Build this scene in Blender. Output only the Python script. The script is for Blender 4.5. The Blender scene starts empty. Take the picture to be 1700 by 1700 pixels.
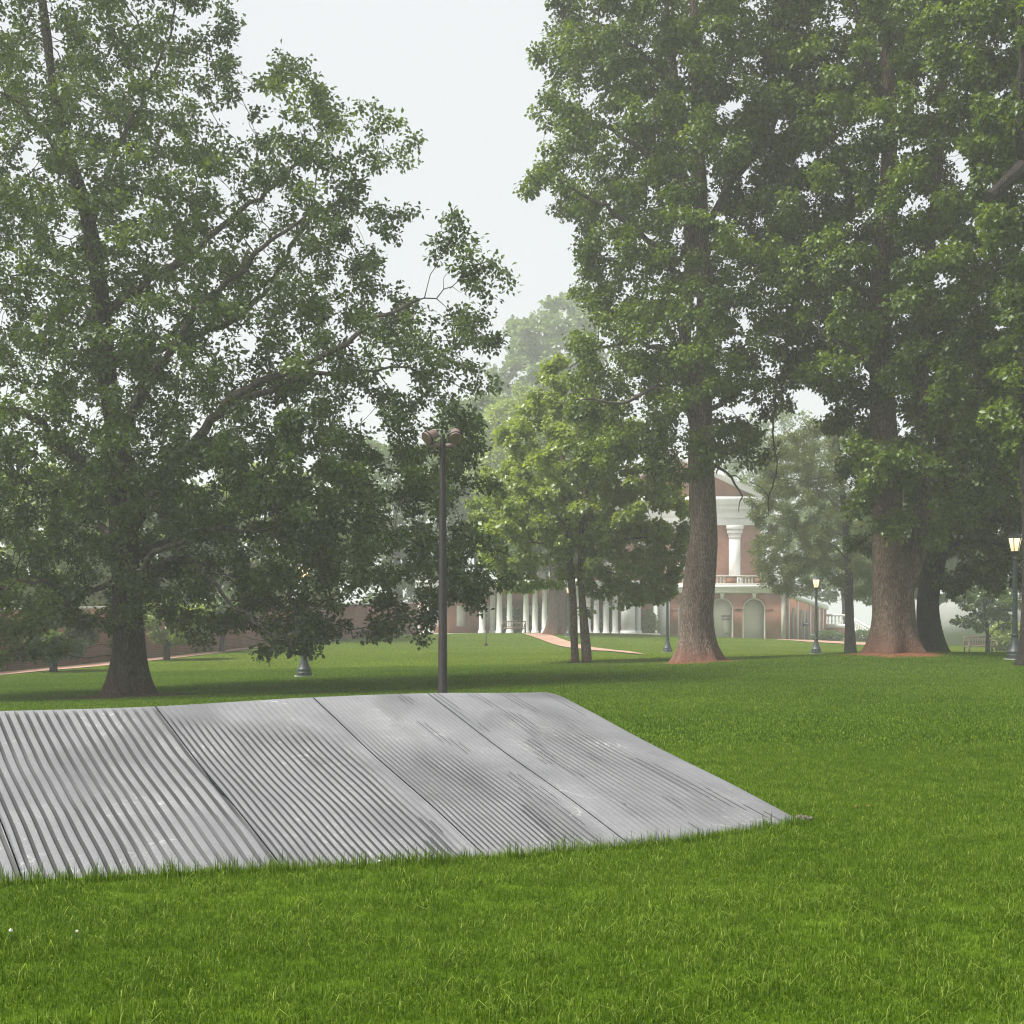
import bpy, bmesh, math, random
import numpy as np
from mathutils import Vector, Matrix, noise as mnoise
R = math.radians
random.seed(7)
RNG = np.random.default_rng(7)
S = bpy.context.scene
COL = S.collection

# ------------------------------------------------------------------ camera
F, CX, YH, CH = 2300.0, 850.0, 1040.0, 1.2         # focal length in photo pixels, principal column, horizon row, eye height
cam_d = bpy.data.cameras.new("camera")
cam = bpy.data.objects.new("camera", cam_d); COL.objects.link(cam)
cam.location = (0, 0, CH); cam.rotation_euler = (R(90), 0, 0)
cam_d.sensor_width = 36.0
cam_d.lens = 36.0 * F / 1700.0
cam_d.shift_y = (YH - 850.0) / 1700.0
cam_d.clip_start = 0.1; cam_d.clip_end = 3000
S.camera = cam

# ------------------------------------------------------------------ world, sun, exposure
SUN_EL, SUN_AZ = R(57), R(-106)                     # veiled sun high on the left
W = bpy.data.worlds.new("World"); S.world = W; W.use_nodes = True
nt = W.node_tree; nt.nodes.clear()
out = nt.nodes.new("ShaderNodeOutputWorld"); bg = nt.nodes.new("ShaderNodeBackground")
sky = nt.nodes.new("ShaderNodeTexSky"); sky.sky_type = 'NISHITA'; sky.sun_disc = False
sky.sun_elevation = SUN_EL; sky.sun_rotation = SUN_AZ
tc = nt.nodes.new("ShaderNodeTexCoord"); nz = nt.nodes.new("ShaderNodeTexNoise")
nz.inputs["Scale"].default_value = 1.6; nz.inputs["Detail"].default_value = 3
ramp = nt.nodes.new("ShaderNodeValToRGB")           # fog bank: nearly even white
ramp.color_ramp.elements[0].position = 0.3; ramp.color_ramp.elements[0].color = (4.0, 4.12, 4.26, 1)
ramp.color_ramp.elements[1].position = 0.7; ramp.color_ramp.elements[1].color = (4.5, 4.6, 4.72, 1)
mix = nt.nodes.new("ShaderNodeMixRGB"); mix.inputs["Fac"].default_value = 0.93
nt.links.new(tc.outputs["Generated"], nz.inputs["Vector"])
nt.links.new(nz.outputs["Fac"], ramp.inputs["Fac"])
nt.links.new(sky.outputs[0], mix.inputs["Color1"]); nt.links.new(ramp.outputs[0], mix.inputs["Color2"])
nt.links.new(mix.outputs[0], bg.inputs["Color"]); bg.inputs["Strength"].default_value = 0.1
nt.links.new(bg.outputs[0], out.inputs["Surface"])

sun_d = bpy.data.lights.new("sun", 'SUN'); sun = bpy.data.objects.new("sun", sun_d); COL.objects.link(sun)
sun_d.energy = 4.8; sun_d.angle = R(18); sun_d.color = (1.0, 0.96, 0.88)
sd = Vector((math.sin(SUN_AZ) * math.cos(SUN_EL), math.cos(SUN_AZ) * math.cos(SUN_EL), math.sin(SUN_EL)))
sun.rotation_euler = sd.to_track_quat('Z', 'Y').to_euler(); sun.location = (-60, 0, 60)

S.view_settings.view_transform = 'Standard'; S.view_settings.look = 'None'
S.view_settings.exposure = 0.9; S.view_settings.gamma = 1.0; S.view_settings.use_curve_mapping = False
S.render.engine = 'CYCLES'
S.cycles.max_bounces = 6; S.cycles.diffuse_bounces = 3; S.cycles.glossy_bounces = 2
S.cycles.transmission_bounces = 3; S.cycles.volume_bounces = 2; S.cycles.transparent_max_bounces = 6
S.cycles.filter_width = 1.15; S.cycles.use_denoising = True; S.cycles.sample_clamp_indirect = 4.0
HAZE_DENSITY, HAZE_G = 0.0018, 0.2

# ------------------------------------------------------------------ helpers
ORIG = {}
def P(px, py, d):
    return Vector(((px - CX) / F * d, d, CH - (py - YH) / F * d))

def tag(o, label=None, cat=None, group=None, kind=None):
    if label: o["label"] = label
    if cat: o["category"] = cat
    if group: o["group"] = group
    if kind: o["kind"] = kind
    return o

def thing(name, label, cat, loc, group=None, rz=0.0):
    o = bpy.data.objects.new(name, None); COL.objects.link(o)
    o.empty_display_size = 0.2
    o.location = loc; o.rotation_euler = (0, 0, rz)
    ORIG[o] = Vector(loc)
    return tag(o, label, cat, group)

def np_mesh(name, V, faces_idx, sizes, mat, smooth=False, attrs=None):
    """V (n,3); faces_idx flat loop vertex indices; sizes per-face loop counts."""
    me = bpy.data.meshes.new(name)
    V = np.asarray(V, dtype=np.float32); faces_idx = np.asarray(faces_idx, dtype=np.int32); sizes = np.asarray(sizes, dtype=np.int32)
    me.vertices.add(len(V)); me.vertices.foreach_set("co", V.ravel())
    me.loops.add(len(faces_idx)); me.loops.foreach_set("vertex_index", faces_idx)
    me.polygons.add(len(sizes))
    st = np.zeros(len(sizes), dtype=np.int32); st[1:] = np.cumsum(sizes)[:-1]
    me.polygons.foreach_set("loop_start", st)
    if smooth: me.polygons.foreach_set("use_smooth", np.ones(len(sizes), dtype=bool))
    me.update(calc_edges=True)
    for k, a in (attrs or {}).items():
        at = me.attributes.new(k, 'FLOAT', 'POINT'); at.data.foreach_set("value", np.asarray(a, dtype=np.float32))
    if mat: me.materials.append(mat)
    return me

def link(name, me, parent=None, local=False):
    o = bpy.data.objects.new(name, me); COL.objects.link(o)
    if parent is not None:
        o.parent = parent
        ORIG[o] = ORIG.get(parent, Vector((0, 0, 0)))
    return o

def nobj(name, V, fi, sz, mat, parent=None, smooth=False, attrs=None):
    V = np.asarray(V, dtype=np.float64)
    if parent is not None: V = V - np.array(ORIG[parent])
    return link(name, np_mesh(name, V, fi, sz, mat, smooth, attrs), parent)

class MB:
    """collects boxes, lathes and prisms; build() links them as one mesh object"""
    def __init__(s): s.v = []; s.f = []
    def add(s, vs, fs):
        b = len(s.v); s.v += [tuple(v) for v in vs]; s.f += [tuple(i + b for i in f) for f in fs]; return s
    def box(s, x0, x1, y0, y1, z0, z1, ch=0.0):
        if ch <= 0:
            vs = [(x0,y0,z0),(x1,y0,z0),(x1,y1,z0),(x0,y1,z0),(x0,y0,z1),(x1,y0,z1),(x1,y1,z1),(x0,y1,z1)]
            return s.add(vs, [(0,3,2,1),(4,5,6,7),(0,1,5,4),(1,2,6,5),(2,3,7,6),(3,0,4,7)])
        c = ch
        vs = [(x0,y0,z0),(x1,y0,z0),(x1,y1,z0),(x0,y1,z0),(x0,y0,z1-c),(x1,y0,z1-c),(x1,y1,z1-c),(x0,y1,z1-c),
              (x0+c,y0+c,z1),(x1-c,y0+c,z1),(x1-c,y1-c,z1),(x0+c,y1-c,z1)]
        return s.add(vs, [(0,3,2,1),(8,9,10,11),(0,1,5,4),(1,2,6,5),(2,3,7,6),(3,0,4,7),(4,5,9,8),(5,6,10,9),(6,7,11,10),(7,4,8,11)])
    def lathe(s, prof, n=16, c=(0,0,0), squares=0.0, rot=0.0):
        vs, fs = [], []
        for (r, z) in prof:
            for k in range(n):
                a = rot + 2*math.pi*k/n
                vs.append((c[0]+r*math.cos(a), c[1]+r*math.sin(a), c[2]+z))
        m = len(prof)
        for i in range(m-1):
            for k in range(n):
                k2 = (k+1) % n
                fs.append((i*n+k, i*n+k2, (i+1)*n+k2, (i+1)*n+k))
        fs.append(tuple(range(n-1, -1, -1))); fs.append(tuple((m-1)*n+k for k in range(n)))
        return s.add(vs, fs)
    def tube(s, pts, radii, n=8, cap=True):
        pts = [Vector(p) for p in pts]; vs, fs = [], []
        t0 = (pts[1]-pts[0]).normalized()
        u = t0.orthogonal().normalized()
        for i, p in enumerate(pts):
            t = (pts[min(i+1, len(pts)-1)] - pts[max(i-1, 0)]).normalized()
            u = (u - t*u.dot(t)).normalized(); w = t.cross(u)
            for k in range(n):
                a = 2*math.pi*k/n
                vs.append(p + float(radii[i])*(math.cos(a)*u + math.sin(a)*w))
        for i in range(len(pts)-1):
            for k in range(n):
                k2 = (k+1) % n
                fs.append((i*n+k, i*n+k2, (i+1)*n+k2, (i+1)*n+k))
        if cap:
            fs.append(tuple(range(n-1, -1, -1))); fs.append(tuple((len(pts)-1)*n+k for k in range(n)))
        return s.add(vs, fs)
    def mesh(s, name, mat, smooth=False):
        fi = [i for f in s.f for i in f]; sz = [len(f) for f in s.f]
        return np_mesh(name, np.array(s.v), fi, sz, mat, smooth)
    def build(s, name, mat, parent=None, smooth=False, local=False):
        V = np.array(s.v, dtype=np.float64)
        if parent is not None and not local: V = V - np.array(ORIG[parent])
        fi = [i for f in s.f for i in f]; sz = [len(f) for f in s.f]
        o = link(name, np_mesh(name, V, fi, sz, mat, smooth), parent)
        if smooth:
            try: o.data.set_sharp_from_angle(angle=R(35))
            except Exception: pass
        return o

def copy_tree(o, parent=None):
    c = o.copy(); COL.objects.link(c); c.parent = parent
    for ch in list(o.children): copy_tree(ch, c)
    return c

# ------------------------------------------------------------------ materials
def mat_new(name):
    m = bpy.data.materials.new(name); m.use_nodes = True
    n = m.node_tree; n.nodes.clear()
    o = n.nodes.new("ShaderNodeOutputMaterial")
    return m, n, o
def nd(n, t, **kw):
    x = n.nodes.new(t)
    for k, v in kw.items():
        if k in x.inputs: x.inputs[k].default_value = v
        else: setattr(x, k, v)
    return x
def ramp2(n, src, c0, c1, p0=0.3, p1=0.7):
    r = n.nodes.new("ShaderNodeValToRGB")
    r.color_ramp.elements[0].position = p0; r.color_ramp.elements[0].color = (*c0, 1)
    r.color_ramp.elements[1].position = p1; r.color_ramp.elements[1].color = (*c1, 1)
    n.links.new(src, r.inputs["Fac"]); return r

def simple(name, c0, c1=None, rough=0.6, scale=6.0, bump=0.0, metallic=0.0, spec=0.5, coord="Object", stretch=(1,1,1)):
    m, n, o = mat_new(name)
    b = nd(n, "ShaderNodeBsdfPrincipled"); b.inputs["Roughness"].default_value = rough
    b.inputs["Metallic"].default_value = metallic; b.inputs["Specular IOR Level"].default_value = spec
    t = nd(n, "ShaderNodeTexCoord"); mp = nd(n, "ShaderNodeMapping"); mp.inputs["Scale"].default_value = stretch
    z = nd(n, "ShaderNodeTexNoise"); z.inputs["Scale"].default_value = scale; z.inputs["Detail"].default_value = 6
    n.links.new(t.outputs[coord], mp.inputs["Vector"]); n.links.new(mp.outputs[0], z.inputs["Vector"])
    r = ramp2(n, z.outputs["Fac"], c0, c1 or tuple(min(1, x*1.25) for x in c0))
    n.links.new(r.outputs[0], b.inputs["Base Color"])
    if bump > 0:
        bp = nd(n, "ShaderNodeBump"); bp.inputs["Strength"].default_value = bump; bp.inputs["Distance"].default_value = 0.02
        n.links.new(z.outputs["Fac"], bp.inputs["Height"]); n.links.new(bp.outputs[0], b.inputs["Normal"])
    n.links.new(b.outputs[0], o.inputs["Surface"]); return m

def leaf_mat(name, dark, light, trans, tfac=0.4, gloss=0.06):
    m, n, o = mat_new(name)
    at = nd(n, "ShaderNodeAttribute", attribute_name="tint")
    r = ramp2(n, at.outputs["Fac"], dark, light, 0.0, 1.0)
    d = nd(n, "ShaderNodeBsdfDiffuse"); n.links.new(r.outputs[0], d.inputs["Color"])
    tr = nd(n, "ShaderNodeBsdfTranslucent")
    mm = nd(n, "ShaderNodeMixRGB", blend_type='MULTIPLY'); mm.inputs["Fac"].default_value = 1
    n.links.new(r.outputs[0], mm.inputs["Color1"]); mm.inputs["Color2"].default_value = (*trans, 1)
    n.links.new(mm.outputs[0], tr.inputs["Color"])
    m1 = nd(n, "ShaderNodeMixShader"); m1.inputs[0].default_value = tfac
    n.links.new(d.outputs[0], m1.inputs[1]); n.links.new(tr.outputs[0], m1.inputs[2])
    g = nd(n, "ShaderNodeBsdfGlossy"); g.inputs["Roughness"].default_value = 0.42; g.inputs["Color"].default_value = (0.9, 0.95, 1, 1)
    m2 = nd(n, "ShaderNodeMixShader"); m2.inputs[0].default_value = gloss
    n.links.new(m1.outputs[0], m2.inputs[1]); n.links.new(g.outputs[0], m2.inputs[2])
    n.links.new(m2.outputs[0], o.inputs["Surface"]); return m

def bark_mat(name, c0, c1, red=None, redh=0.8, vs=9.0):
    m, n, o = mat_new(name)
    b = nd(n, "ShaderNodeBsdfPrincipled"); b.inputs["Roughness"].default_value = 0.9; b.inputs["Specular IOR Level"].default_value = 0.2
    t = nd(n, "ShaderNodeTexCoord"); mp = nd(n, "ShaderNodeMapping"); mp.inputs["Scale"].default_value = (1, 1, 0.13)
    vo = nd(n, "ShaderNodeTexVoronoi"); vo.feature = 'DISTANCE_TO_EDGE'; vo.inputs["Scale"].default_value = vs
    z = nd(n, "ShaderNodeTexNoise"); z.inputs["Scale"].default_value = 7; z.inputs["Detail"].default_value = 8
    wob = nd(n, "ShaderNodeTexNoise"); wob.inputs["Scale"].default_value = 2.5
    ad = nd(n, "ShaderNodeMixRGB", blend_type='ADD'); ad.inputs["Fac"].default_value = 0.25
    n.links.new(t.outputs["Object"], mp.inputs["Vector"]); n.links.new(mp.outputs[0], ad.inputs["Color1"])
    n.links.new(t.outputs["Object"], wob.inputs["Vector"]); n.links.new(wob.outputs["Color"], ad.inputs["Color2"])
    n.links.new(ad.outputs[0], vo.inputs["Vector"]); n.links.new(mp.outputs[0], z.inputs["Vector"])
    r1 = ramp2(n, vo.outputs["Distance"], (0, 0, 0), (1, 1, 1), 0.0, 0.22)
    mul = nd(n, "ShaderNodeMath", operation='MULTIPLY'); n.links.new(r1.outputs[0], mul.inputs[0]); n.links.new(z.outputs["Fac"], mul.inputs[1])
    r2 = ramp2(n, mul.outputs[0], c0, c1, 0.05, 0.6)
    src = r2.outputs[0]
    if red:
        sx = nd(n, "ShaderNodeSeparateXYZ"); n.links.new(t.outputs["Object"], sx.inputs[0])
        add = nd(n, "ShaderNodeMath", operation='MULTIPLY_ADD'); n.links.new(z.outputs["Fac"], add.inputs[0]); add.inputs[1].default_value = redh; n.links.new(sx.outputs["Z"], add.inputs[2])
        rr = ramp2(n, add.outputs[0], (0.75,)*3, (0, 0, 0), 0.0 + 0.3*redh, 1.0*redh + 0.35)
        mx = nd(n, "ShaderNodeMixRGB"); n.links.new(rr.outputs[0], mx.inputs["Fac"]); n.links.new(src, mx.inputs["Color1"])
        mx.inputs["Color2"].default_value = (*red, 1); src = mx.outputs[0]
    n.links.new(src, b.inputs["Base Color"])
    bp = nd(n, "ShaderNodeBump"); bp.inputs["Strength"].default_value = 0.9; bp.inputs["Distance"].default_value = 0.03
    n.links.new(mul.outputs[0], bp.inputs["Height"]); n.links.new(bp.outputs[0], b.inputs["Normal"])
    n.links.new(b.outputs[0], o.inputs["Surface"]); return m

def brick_mat(name, ca, cb, mortar, s=1.0):
    m, n, o = mat_new(name)
    b = nd(n, "ShaderNodeBsdfPrincipled"); b.inputs["Roughness"].default_value = 0.85; b.inputs["Specular IOR Level"].default_value = 0.2
    g = nd(n, "ShaderNodeNewGeometry"); sx = nd(n, "ShaderNodeSeparateXYZ"); n.links.new(g.outputs["Position"], sx.inputs[0])
    ad = nd(n, "ShaderNodeMath", operation='ADD'); n.links.new(sx.outputs["X"], ad.inputs[0]); n.links.new(sx.outputs["Y"], ad.inputs[1])
    cm = nd(n, "ShaderNodeCombineXYZ"); n.links.new(ad.outputs[0], cm.inputs[0]); n.links.new(sx.outputs["Z"], cm.inputs[1])
    bt = nd(n, "ShaderNodeTexBrick"); bt.inputs["Scale"].default_value = s
    bt.inputs["Brick Width"].default_value = 0.22; bt.inputs["Row Height"].default_value = 0.075; bt.inputs["Mortar Size"].default_value = 0.008
    bt.inputs["Color1"].default_value = (*ca, 1); bt.inputs["Color2"].default_value = (*cb, 1); bt.inputs["Mortar"].default_value = (*mortar, 1)
    n.links.new(cm.outputs[0], bt.inputs["Vector"])
    z = nd(n, "ShaderNodeTexNoise"); z.inputs["Scale"].default_value = 0.9; z.inputs["Detail"].default_value = 5
    n.links.new(g.outputs["Position"], z.inputs["Vector"])
    r = ramp2(n, z.outputs["Fac"], (0.72, 0.7, 0.7), (1.1, 1.1, 1.1), 0.3, 0.7)
    mm = nd(n, "ShaderNodeMixRGB", blend_type='MULTIPLY'); mm.inputs["Fac"].default_value = 1
    n.links.new(bt.outputs["Color"], mm.inputs["Color1"]); n.links.new(r.outputs[0], mm.inputs["Color2"])
    n.links.new(mm.outputs[0], b.inputs["Base Color"]); n.links.new(b.outputs[0], o.inputs["Surface"]); return m

M = {}
M["oak_leaf"] = leaf_mat("oak_leaf", (0.026, 0.052, 0.010), (0.145, 0.198, 0.040), (1.5, 1.6, 0.45), 0.38, 0.05)
M["ash_leaf"] = leaf_mat("ash_leaf", (0.028, 0.058, 0.006), (0.160, 0.230, 0.018), (1.6, 1.5, 0.4), 0.40, 0.03)
M["young_leaf"] = leaf_mat("young_leaf", (0.15, 0.205, 0.040), (0.33, 0.40, 0.10), (1.35, 1.35, 0.5), 0.5, 0.05)
M["pine_leaf"] = leaf_mat("pine_leaf", (0.07, 0.10, 0.022), (0.165, 0.195, 0.040), (1.4, 1.4, 0.7), 0.4, 0.04)
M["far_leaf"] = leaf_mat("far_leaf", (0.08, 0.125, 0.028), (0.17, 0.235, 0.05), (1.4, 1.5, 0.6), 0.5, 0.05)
M["shrub_leaf"] = leaf_mat("shrub_leaf", (0.05, 0.09, 0.02), (0.11, 0.17, 0.04), (1.4, 1.6, 0.6), 0.4, 0.06)
M["oak_bark"] = bark_mat("oak_bark", (0.028, 0.022, 0.018), (0.105, 0.088, 0.074), (0.07, 0.030, 0.020), 0.7, 20)
M["ash_bark"] = bark_mat("ash_bark", (0.085, 0.063, 0.051), (0.265, 0.208, 0.174), (0.20, 0.072, 0.04), 0.6, 20)
M["brown_bark"] = bark_mat("brown_bark", (0.066, 0.045, 0.034), (0.205, 0.146, 0.115), (0.14, 0.055, 0.034), 0.6, 20)
M["dark_bark"] = bark_mat("dark_bark", (0.014, 0.012, 0.010), (0.050, 0.041, 0.036), None, 0.6, 20)
M["limb_bark"] = simple("limb_bark", (0.05, 0.042, 0.036), (0.15, 0.13, 0.115), 0.9, 8, 0.4, spec=0.2, stretch=(1, 1, 1))
M["twig"] = simple("twig", (0.035, 0.03, 0.026), (0.09, 0.078, 0.066), 0.9, 5, spec=0.2)
M["pole"] = simple("pole_paint", (0.017, 0.0135, 0.0145), (0.026, 0.021, 0.022), 0.5, 14, 0.05, spec=0.25)
M["flood"] = simple("floodlight_paint", (0.15, 0.098, 0.09), (0.20, 0.138, 0.128), 0.5, 16, 0.05)
M["flood_rim"] = simple("floodlight_rim", (0.015, 0.013, 0.013), None, 0.5)
M["lens"] = simple("floodlight_lens", (0.42, 0.42, 0.27), (0.5, 0.5, 0.35), 0.15, 3)
M["iron"] = simple("lamp_iron", (0.018, 0.026, 0.028), (0.035, 0.045, 0.048), 0.5, 10, 0.06)
M["iron_pale"] = simple("lamp_base_concrete", (0.3, 0.3, 0.29), (0.4, 0.4, 0.38), 0.9, 8)
M["white"] = simple("white_trim_paint", (0.80, 0.79, 0.76), (0.86, 0.855, 0.84), 0.6, 2)
M["stone_trim"] = simple("stone_trim", (0.46, 0.43, 0.38), (0.58, 0.55, 0.49), 0.8, 2)
M["plaster"] = simple("arcade_plaster", (0.74, 0.70, 0.61), (0.80, 0.77, 0.69), 0.9, 0.8)
M["grey_backdrop"] = simple("hazy_grey", (0.28, 0.29, 0.28), (0.36, 0.37, 0.36), 0.9, 0.5)
M["grille"] = simple("grille_paint", (0.22, 0.22, 0.20), (0.28, 0.28, 0.25), 0.8, 3)
M["glass"] = simple("window_glass", (0.12, 0.13, 0.14), (0.2, 0.21, 0.22), 0.08, 1)
M["wood"] = simple("bench_wood", (0.10, 0.075, 0.05), (0.18, 0.14, 0.10), 0.8, 12, 0.1)
M["soil"] = simple("bare_red_soil", (0.09, 0.032, 0.016), (0.21, 0.085, 0.045), 0.95, 7, 0.6, spec=0.1)
M["brown_soil"] = simple("bare_brown_soil", (0.035, 0.022, 0.012), (0.085, 0.052, 0.03), 0.95, 7, 0.6, spec=0.1)
M["brick"] = brick_mat("building_brick", (0.42, 0.165, 0.105), (0.35, 0.13, 0.085), (0.42, 0.31, 0.24))
M["old_brick"] = brick_mat("garden_wall_brick", (0.25, 0.088, 0.052), (0.17, 0.062, 0.042), (0.26, 0.19, 0.15))
M["path"] = simple("brick_path", (0.30, 0.175, 0.13), (0.42, 0.27, 0.21), 0.9, 1.2, spec=0.2)
M["grey_path"] = simple("pale_path", (0.36, 0.33, 0.30), (0.46, 0.42, 0.38), 0.9, 1.2, spec=0.2)
M["gravel"] = simple("gravel", (0.05, 0.04, 0.035), (0.2, 0.17, 0.15), 0.9, 60)
M["roof"] = simple("grey_roof", (0.20, 0.20, 0.20), (0.28, 0.28, 0.28), 0.8, 1)
M["sign_blue"] = simple("sign_blue", (0.08, 0.10, 0.22), None, 0.5)
M["petal"] = simple("clover_petal", (0.72, 0.68, 0.58), (0.8, 0.77, 0.7), 0.8, 40)
M["dead_leaf"] = simple("dead_leaf", (0.26, 0.10, 0.025), (0.36, 0.17, 0.05), 0.8, 30)

def emit_mat():
    m, n, o = mat_new("lit_lantern_pane")
    e = nd(n, "ShaderNodeEmission"); 
    t = nd(n, "ShaderNodeTexCoord"); sx = nd(n, "ShaderNodeSeparateXYZ"); n.links.new(t.outputs["Generated"], sx.inputs[0])
    r = ramp2(n, sx.outputs["Z"], (0.62, 0.44, 0.22), (1.0, 0.80, 0.45), 0.0, 0.8)
    n.links.new(r.outputs[0], e.inputs["Color"]); e.inputs["Strength"].default_value = 1.15
    n.links.new(e.outputs[0], o.inputs["Surface"]); return m
M["pane"] = emit_mat()

def lawn_mat():
    m, n, o = mat_new("lawn_turf")
    b = nd(n, "ShaderNodeBsdfPrincipled"); b.inputs["Roughness"].default_value = 0.95; b.inputs["Specular IOR Level"].default_value = 0.03
    g = nd(n, "ShaderNodeNewGeometry")
    z1 = nd(n, "ShaderNodeTexNoise"); z1.inputs["Scale"].default_value = 0.45; z1.inputs["Detail"].default_value = 6; z1.inputs["Roughness"].default_value = 0.65
    z2 = nd(n, "ShaderNodeTexNoise"); z2.inputs["Scale"].default_value = 7; z2.inputs["Detail"].default_value = 8; z2.inputs["Roughness"].default_value = 0.75
    mp = nd(n, "ShaderNodeMapping"); mp.inputs["Rotation"].default_value = (0, 0, R(8)); n.links.new(g.outputs["Position"], mp.inputs["Vector"])
    wv = nd(n, "ShaderNodeTexWave"); wv.bands_direction = 'Y'; wv.inputs["Scale"].default_value = 0.13; wv.inputs["Distortion"].default_value = 1.2; wv.inputs["Detail"].default_value = 2
    for x in (z1, z2): n.links.new(g.outputs["Position"], x.inputs["Vector"])
    n.links.new(mp.outputs[0], wv.inputs["Vector"])
    r1 = ramp2(n, z1.outputs["Fac"], (0.058, 0.108, 0.006), (0.078, 0.128, 0.009), 0.3, 0.7)
    r2 = ramp2(n, z2.outputs["Fac"], (0.6, 0.65, 0.6), (1.15, 1.12, 1.1), 0.3, 0.7)
    r3 = ramp2(n, wv.outputs["Fac"], (0.90, 0.92, 0.9), (1.12, 1.10, 1.10), 0.3, 0.7)
    m1 = nd(n, "ShaderNodeMixRGB", blend_type='MULTIPLY'); m1.inputs["Fac"].default_value = 1
    m2 = nd(n, "ShaderNodeMixRGB", blend_type='MULTIPLY'); m2.inputs["Fac"].default_value = 1
    n.links.new(r1.outputs[0], m1.inputs["Color1"]); n.links.new(r2.outputs[0], m1.inputs["Color2"])
    n.links.new(m1.outputs[0], m2.inputs["Color1"]); n.links.new(r3.outputs[0], m2.inputs["Color2"])
    n.links.new(m2.outputs[0], b.inputs["Base Color"])
    bp = nd(n, "ShaderNodeBump"); bp.inputs["Strength"].default_value = 0.6; bp.inputs["Distance"].default_value = 0.03
    n.links.new(z2.outputs["Fac"], bp.inputs["Height"]); n.links.new(bp.outputs[0], b.inputs["Normal"])
    n.links.new(b.outputs[0], o.inputs["Surface"]); return m
M["lawn"] = lawn_mat()

def blade_mat():
    m, n, o = mat_new("grass_blade")
    at = nd(n, "ShaderNodeAttribute", attribute_name="tint")
    g = nd(n, "ShaderNodeNewGeometry")
    z1 = nd(n, "ShaderNodeTexNoise"); z1.inputs["Scale"].default_value = 0.9; z1.inputs["Detail"].default_value = 5; z1.inputs["Roughness"].default_value = 0.65
    n.links.new(g.outputs["Position"], z1.inputs["Vector"])
    ad = nd(n, "ShaderNodeMath", operation='MULTIPLY_ADD'); n.links.new(z1.outputs["Fac"], ad.inputs[0]); ad.inputs[1].default_value = 0.42
    sb = nd(n, "ShaderNodeMath", operation='MULTIPLY_ADD'); n.links.new(at.outputs["Fac"], sb.inputs[0]); sb.inputs[1].default_value = 0.95; sb.inputs[2].default_value = -0.17
    z0 = nd(n, "ShaderNodeTexNoise"); z0.inputs["Scale"].default_value = 0.13; z0.inputs["Detail"].default_value = 3
    n.links.new(g.outputs["Position"], z0.inputs["Vector"])
    sc = nd(n, "ShaderNodeMath", operation='MULTIPLY_ADD'); n.links.new(z0.outputs["Fac"], sc.inputs[0]); sc.inputs[1].default_value = 0.5
    of = nd(n, "ShaderNodeMath", operation='ADD'); n.links.new(sb.outputs[0], of.inputs[0]); of.inputs[1].default_value = -0.25
    n.links.new(of.outputs[0], sc.inputs[2]); n.links.new(sc.outputs[0], ad.inputs[2])
    r = n.nodes.new("ShaderNodeValToRGB"); e = r.color_ramp.elements
    e[0].position = 0.05; e[0].color = (0.028, 0.064, 0.003, 1); e[1].position = 0.95; e[1].color = (0.22, 0.295, 0.06, 1)
    x = e.new(0.5); x.color = (0.074, 0.140, 0.006, 1)
    n.links.new(ad.outputs[0], r.inputs["Fac"])
    d = nd(n, "ShaderNodeBsdfPrincipled"); d.inputs["Roughness"].default_value = 0.5; d.inputs["Specular IOR Level"].default_value = 0.05
    n.links.new(r.outputs[0], d.inputs["Base Color"])
    tr = nd(n, "ShaderNodeBsdfTranslucent"); mm = nd(n, "ShaderNodeMixRGB", blend_type='MULTIPLY'); mm.inputs["Fac"].default_value = 1
    n.links.new(r.outputs[0], mm.inputs["Color1"]); mm.inputs["Color2"].default_value = (1.4, 1.5, 0.5, 1); n.links.new(mm.outputs[0], tr.inputs["Color"])
    m1 = nd(n, "ShaderNodeMixShader"); m1.inputs[0].default_value = 0.35
    n.links.new(d.outputs[0], m1.inputs[1]); n.links.new(tr.outputs[0], m1.inputs[2])
    n.links.new(m1.outputs[0], o.inputs["Surface"]); return m
M["blade"] = blade_mat()
M["blade_far_lit"] = M["blade"].copy()                  # blade copy with the far lawn's brighter light put into its paler colours
for nd_ in M["blade_far_lit"].node_tree.nodes:
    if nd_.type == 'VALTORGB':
        for e_, c_ in zip(nd_.color_ramp.elements, ((0.075, 0.125, 0.008, 1), (0.135, 0.195, 0.012, 1), (0.24, 0.30, 0.05, 1))): e_.color = c_

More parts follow.
